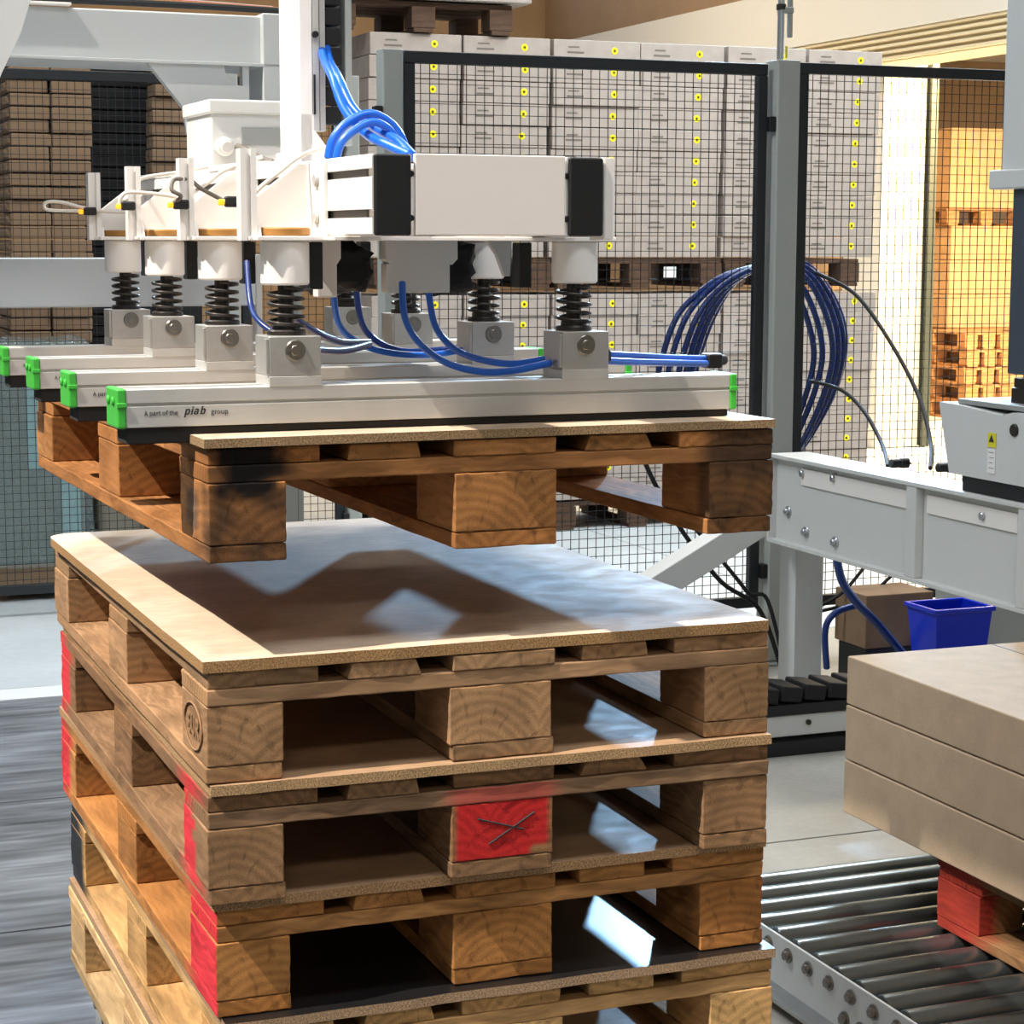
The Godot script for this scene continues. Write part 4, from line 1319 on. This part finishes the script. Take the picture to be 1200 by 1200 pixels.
# ------------------------------------------------------------------ the hall
func hall() -> void:
	# floor of big plates with open joints
	var g := geo()
	g.box(Vector3(2.5, -0.11, -5.0), Vector3(24, 0.2, 27))
	var fl := struct("floor", build([g, M.joint]))
	var xs := [-9.5, -5.0, -1.2, 1.2, 3.6, 6.0, 14.5]
	var zs := [8.5, 2.5, -0.6, -1.86, -2.9, -4.3, -7.0, -11.5, -18.5]
	for i in xs.size() - 1:
		for j in zs.size() - 1:
			var w: float = xs[i + 1] - xs[i] - 0.008
			var d: float = zs[j] - zs[j + 1] - 0.008
			var p := geo()
			p.box(Vector3((xs[i] + xs[i + 1]) / 2, -0.006, (zs[j] + zs[j + 1]) / 2), Vector3(w, 0.012, d), 0.002)
			var m: Material = M.floor if xs[i + 1] <= 1.3 and zs[j] > -4.2 else M.floor_plate if zs[j] > -4.2 else M.concrete
			part("floor_plate", build([p, m]), fl)
	var ln := struct("trim_1", boxm(Vector3(6.6, 0.003, 0.16), M.floor_line, 0.0, Vector3(-2.0, 0.0015, -4.2)))
	# ceiling with the roof light that lets the sun in
	var y := 6.2
	var op := [-4.25, -2.35, -0.7, 2.6]                  # x0, x1, z0, z1 of the roof light
	var holes := [[-9.5, op[0], -16.3, 8.3], [op[1], 7.3, -16.3, 8.3], [op[0], op[1], -16.3, op[2]], [op[0], op[1], op[3], 8.3]]
	g = geo()
	for h in holes:
		g.box(Vector3((h[0] + h[1]) / 2, y, (h[2] + h[3]) / 2), Vector3(h[1] - h[0], 0.3, h[3] - h[2]))
	struct("ceiling", build([g, M.ceiling]))
	# back wall with its high window band
	g = geo()
	g.box(Vector3(-1.2, 2.05, -16.15), Vector3(16.6, 4.1, 0.3))
	g.box(Vector3(-1.2, 5.85, -16.15), Vector3(16.6, 0.7, 0.3))
	for k in 5:
		g.box(Vector3(-9.0 + k * 4.0, 4.8, -16.15), Vector3(0.25, 1.4, 0.3))
	struct("wall_back", build([g, M.wall_brown]))
	# left wall, front wall
	g = geo()
	g.box(Vector3(-9.35, 3.1, -4.0), Vector3(0.3, 6.2, 24.6))
	struct("wall_left", build([g, M.wall_white]))
	g = geo()
	g.box(Vector3(-1.2, 3.1, 8.35), Vector3(16.6, 6.2, 0.3))
	struct("wall_front", build([g, M.wall_white]))
	# right wall: only above the wide opening to the next bay, with ribbed sheet along its lower edge
	g = geo()
	g.box(Vector3(7.15, 4.75, -4.0), Vector3(0.3, 2.9, 24.6))
	g.box(Vector3(7.15, 1.5, 5.6), Vector3(0.3, 3.0, 5.4))
	g.box(Vector3(7.15, 1.5, -13.6), Vector3(0.3, 3.0, 5.4))
	struct("wall_right", build([g, M.wall_brown]))
	struct("trim_2", boxm(Vector3(0.12, 0.42, 19.0), M.wall_white, 0.004, Vector3(6.97, 3.08, -6.8)))
	var rib := struct("trim_3", boxm(Vector3(0.06, 0.2, 19.0), M.wall_cream, 0.002, Vector3(6.99, 2.77, -6.8)))
	for k in 5:
		part("rib", boxm(Vector3(0.05, 0.022, 19.0), M.wall_cream, 0.006, Vector3(6.95, 2.69 + k * 0.042, -6.8)), rib)
	struct("trim_4", boxm(Vector3(0.35, 0.3, 13.4), M.wall_cream, 0.004, Vector3(7.15, 2.82, -4.2)))
	# pillar at the opening with a dark door guide
	g = geo()
	g.box(Vector3(7.34, 1.36, -10.4), Vector3(0.36, 2.72, 0.5), 0.01)
	solo("pillar", build([g, M.wall_white]), "bright white pillar between the far cartons and the sunlit bay", "pillar")
	solo("door_guide", boxm(Vector3(0.06, 2.7, 0.08), mat("3d4238", 0.6), 0.004, Vector3(7.56, 1.36, -10.15)), "dark vertical door guide on the right of the white pillar", "door guide")
	# the next bay
	g = geo()
	g.box(Vector3(10.75, 3.5, -5.0), Vector3(7.0, 0.3, 23.0))
	struct("ceiling_2", build([g, M.wall_cream]))
	g = geo()
	g.box(Vector3(10.75, 1.7, -16.4), Vector3(7.0, 3.4, 0.3))
	struct("wall_bay_back", build([g, M.wall_brown]))
	g = geo()
	g.box(Vector3(14.2, 0.4, -5.0), Vector3(0.3, 0.8, 23.0))
	g.box(Vector3(14.2, 3.2, -5.0), Vector3(0.3, 0.4, 23.0))
	struct("wall_bay_right", build([g, M.wall_cream]))
	g = geo()
	g.box(Vector3(10.75, 1.7, 6.5), Vector3(7.0, 3.4, 0.3))
	struct("wall_bay_front", build([g, M.wall_cream]))


func lamp(at: Vector3, size: Vector2, energy: float, color: Color, label: String) -> void:
	var o := thing("fill_lamp", label, "lamp", at)
	part("lamp_housing", boxm(Vector3(size.x + 0.08, 0.06, size.y + 0.08), M.white, 0.005, Vector3(0, 0.035, 0)), o)
	var m: StandardMaterial3D = M.lamp.duplicate()
	m.emission = color
	part("lamp_panel", boxm(Vector3(size.x, 0.01, size.y), m, 0.0, Vector3(0, 0.003, 0)), o)
	for s in [-1, 1]:
		part("lamp_rod", boxm(Vector3(0.01, 0.4, 0.01), M.white, 0.0, Vector3(s * size.x * 0.4, 0.26, 0)), o)
	var l := AreaLight3D.new()
	l.name = "fill_lamp_light"
	l.area_size = size
	l.light_energy = energy
	l.light_color = color
	l.shadow_enabled = true
	l.position = Vector3(0, -0.01, 0)
	l.rotation.x = -PI / 2
	o.add_child(l)


func daylight_flood(at: Vector3, to: Vector3, energy: float, color: Color) -> void:  # added fixture standing in for daylight from the far right
	var o := thing("daylight_stand_in", "added cool floodlight in place of daylight, high at the right", "lamp", at)
	o.basis = Basis.looking_at(to - at, Vector3.UP)
	part("lamp_housing", boxm(Vector3(0.4, 0.4, 0.12), M.plate_grey, 0.01, Vector3(0, 0, 0.075)), o)
	var m: StandardMaterial3D = M.lamp.duplicate()
	m.emission = color
	m.emission_energy_multiplier = 8.0
	part("lamp_panel", boxm(Vector3(0.32, 0.32, 0.01), m, 0.0, Vector3(0, 0, 0.01)), o)
	part("lamp_arm", boxm(Vector3(0.05, 0.05, 0.7), M.plate_grey, 0.004, Vector3(0, 0, 0.48)), o)
	var l := SpotLight3D.new()
	l.name = "daylight_lamp_light"
	l.spot_angle = 13.0
	l.spot_angle_attenuation = 0.35
	l.spot_range = 40.0
	l.spot_attenuation = 2.0
	l.light_size = 0.16
	l.light_energy = energy
	l.light_color = color
	l.shadow_enabled = true
	l.position = Vector3(0, 0, -0.02)
	o.add_child(l)


func _ready() -> void:
	# camera
	var cam := Camera3D.new()
	cam.name = "camera"
	cam.keep_aspect = Camera3D.KEEP_HEIGHT
	cam.fov = rad_to_deg(2.0 * atan(0.5 / 2.0))         # 2400 px focal length on 1200 px
	cam.position = Vector3(-0.552, 1.47, 2.466)
	cam.basis = Basis.from_euler(Vector3(deg_to_rad(-7.56), -0.373, deg_to_rad(0.15)), EULER_ORDER_YXZ)
	cam.near = 0.05
	cam.far = 80.0
	add_child(cam)
	cam.current = true
	# sky, exposure
	var we := WorldEnvironment.new()
	we.name = "environment"
	var env := Environment.new()
	env.background_mode = Environment.BG_SKY
	var sky := Sky.new()
	var sm := ProceduralSkyMaterial.new()
	sm.sky_top_color = Color(0.62, 0.76, 0.96)
	sm.sky_horizon_color = Color(0.86, 0.93, 1.0)
	sm.ground_bottom_color = Color(0.4, 0.4, 0.38)
	sm.ground_horizon_color = Color(0.7, 0.72, 0.72)
	sm.sky_energy_multiplier = 1.6
	sm.ground_energy_multiplier = 1.0
	sky.sky_material = sm
	env.sky = sky
	env.tonemap_mode = Environment.TONE_MAPPER_LINEAR
	env.tonemap_exposure = 1.0
	env.sdfgi_enabled = true
	env.ssao_enabled = true
	env.ssil_enabled = true
	we.environment = env
	add_child(we)
	# sun from the left, through the roof light
	var sun := DirectionalLight3D.new()
	sun.name = "sun"
	sun.light_color = Color(1.0, 0.96, 0.91)
	sun.light_energy = 2.4
	sun.light_angular_distance = 0.7
	sun.shadow_enabled = true
	sun.sky_mode = DirectionalLight3D.SKY_MODE_LIGHT_ONLY
	add_child(sun)
	sun.basis = Basis.looking_at(-Vector3(-0.55, 0.8, 0.12).normalized(), Vector3.UP)
	rng.seed = 11
	nz = noise(1.0, 3, 5)
	make_materials()
	# added fill lamps, none seen, for the hall and the next bay
	lamp(Vector3(-1.2, 4.2, 4.6), Vector2(2.4, 0.8), 7.5, Color(1.0, 0.96, 0.92), "added white fill lamp hanging behind the camera")
	lamp(Vector3(0.6, 4.9, 1.4), Vector2(2.4, 0.8), 9.0, Color(0.97, 0.98, 1.0), "added white fill lamp hanging above the pallet stack")
	lamp(Vector3(4.2, 5.2, -4.4), Vector2(2.8, 0.8), 22.0, Color(0.99, 0.98, 0.97), "added white fill lamp hanging before the far cartons")
	lamp(Vector3(-1.6, 5.0, -3.2), Vector2(2.8, 0.8), 20.0, Color(0.95, 0.98, 1.0), "added white fill lamp hanging above the left floor")
	lamp(Vector3(8.5, 3.0, -9.6), Vector2(1.6, 0.8), 85.0, Color(1.0, 0.87, 0.68), "added warm fill lamp in place of sunlight in the far bay")
	lamp(Vector3(3.4, 5.2, -11.4), Vector2(2.8, 0.8), 26.0, Color(1.0, 0.94, 0.85), "added white fill lamp hanging behind the far cartons")
	lamp(Vector3(5.2, 5.2, -5.9), Vector2(2.4, 0.8), 16.0, Color(0.86, 0.95, 1.0), "added cool fill lamp hanging above the floor behind the fence")
	daylight_flood(Vector3(6.3, 3.97, -10.5), Vector3(1.2, 0.8, -0.7), 155.0, Color(0.66, 0.84, 1.0))
	hall()
	stack()
	suction_bars()
	gripper()
	mast()
	fence()
	channel_beam()
	rail_unit()
	conveyor("steel roller conveyor at the lower right under the cartons", 1.352, 2.4, -1.31, 0.5, 0.13, 0.0785, 0.025)
	conveyor("steel roller conveyor under the pallet stack", 0.06, 0.76, -1.1, 0.02, 0.147, 0.0785, 0.025)
	cartons()
	bins()
	far_loads()
	annex()
	hoses()
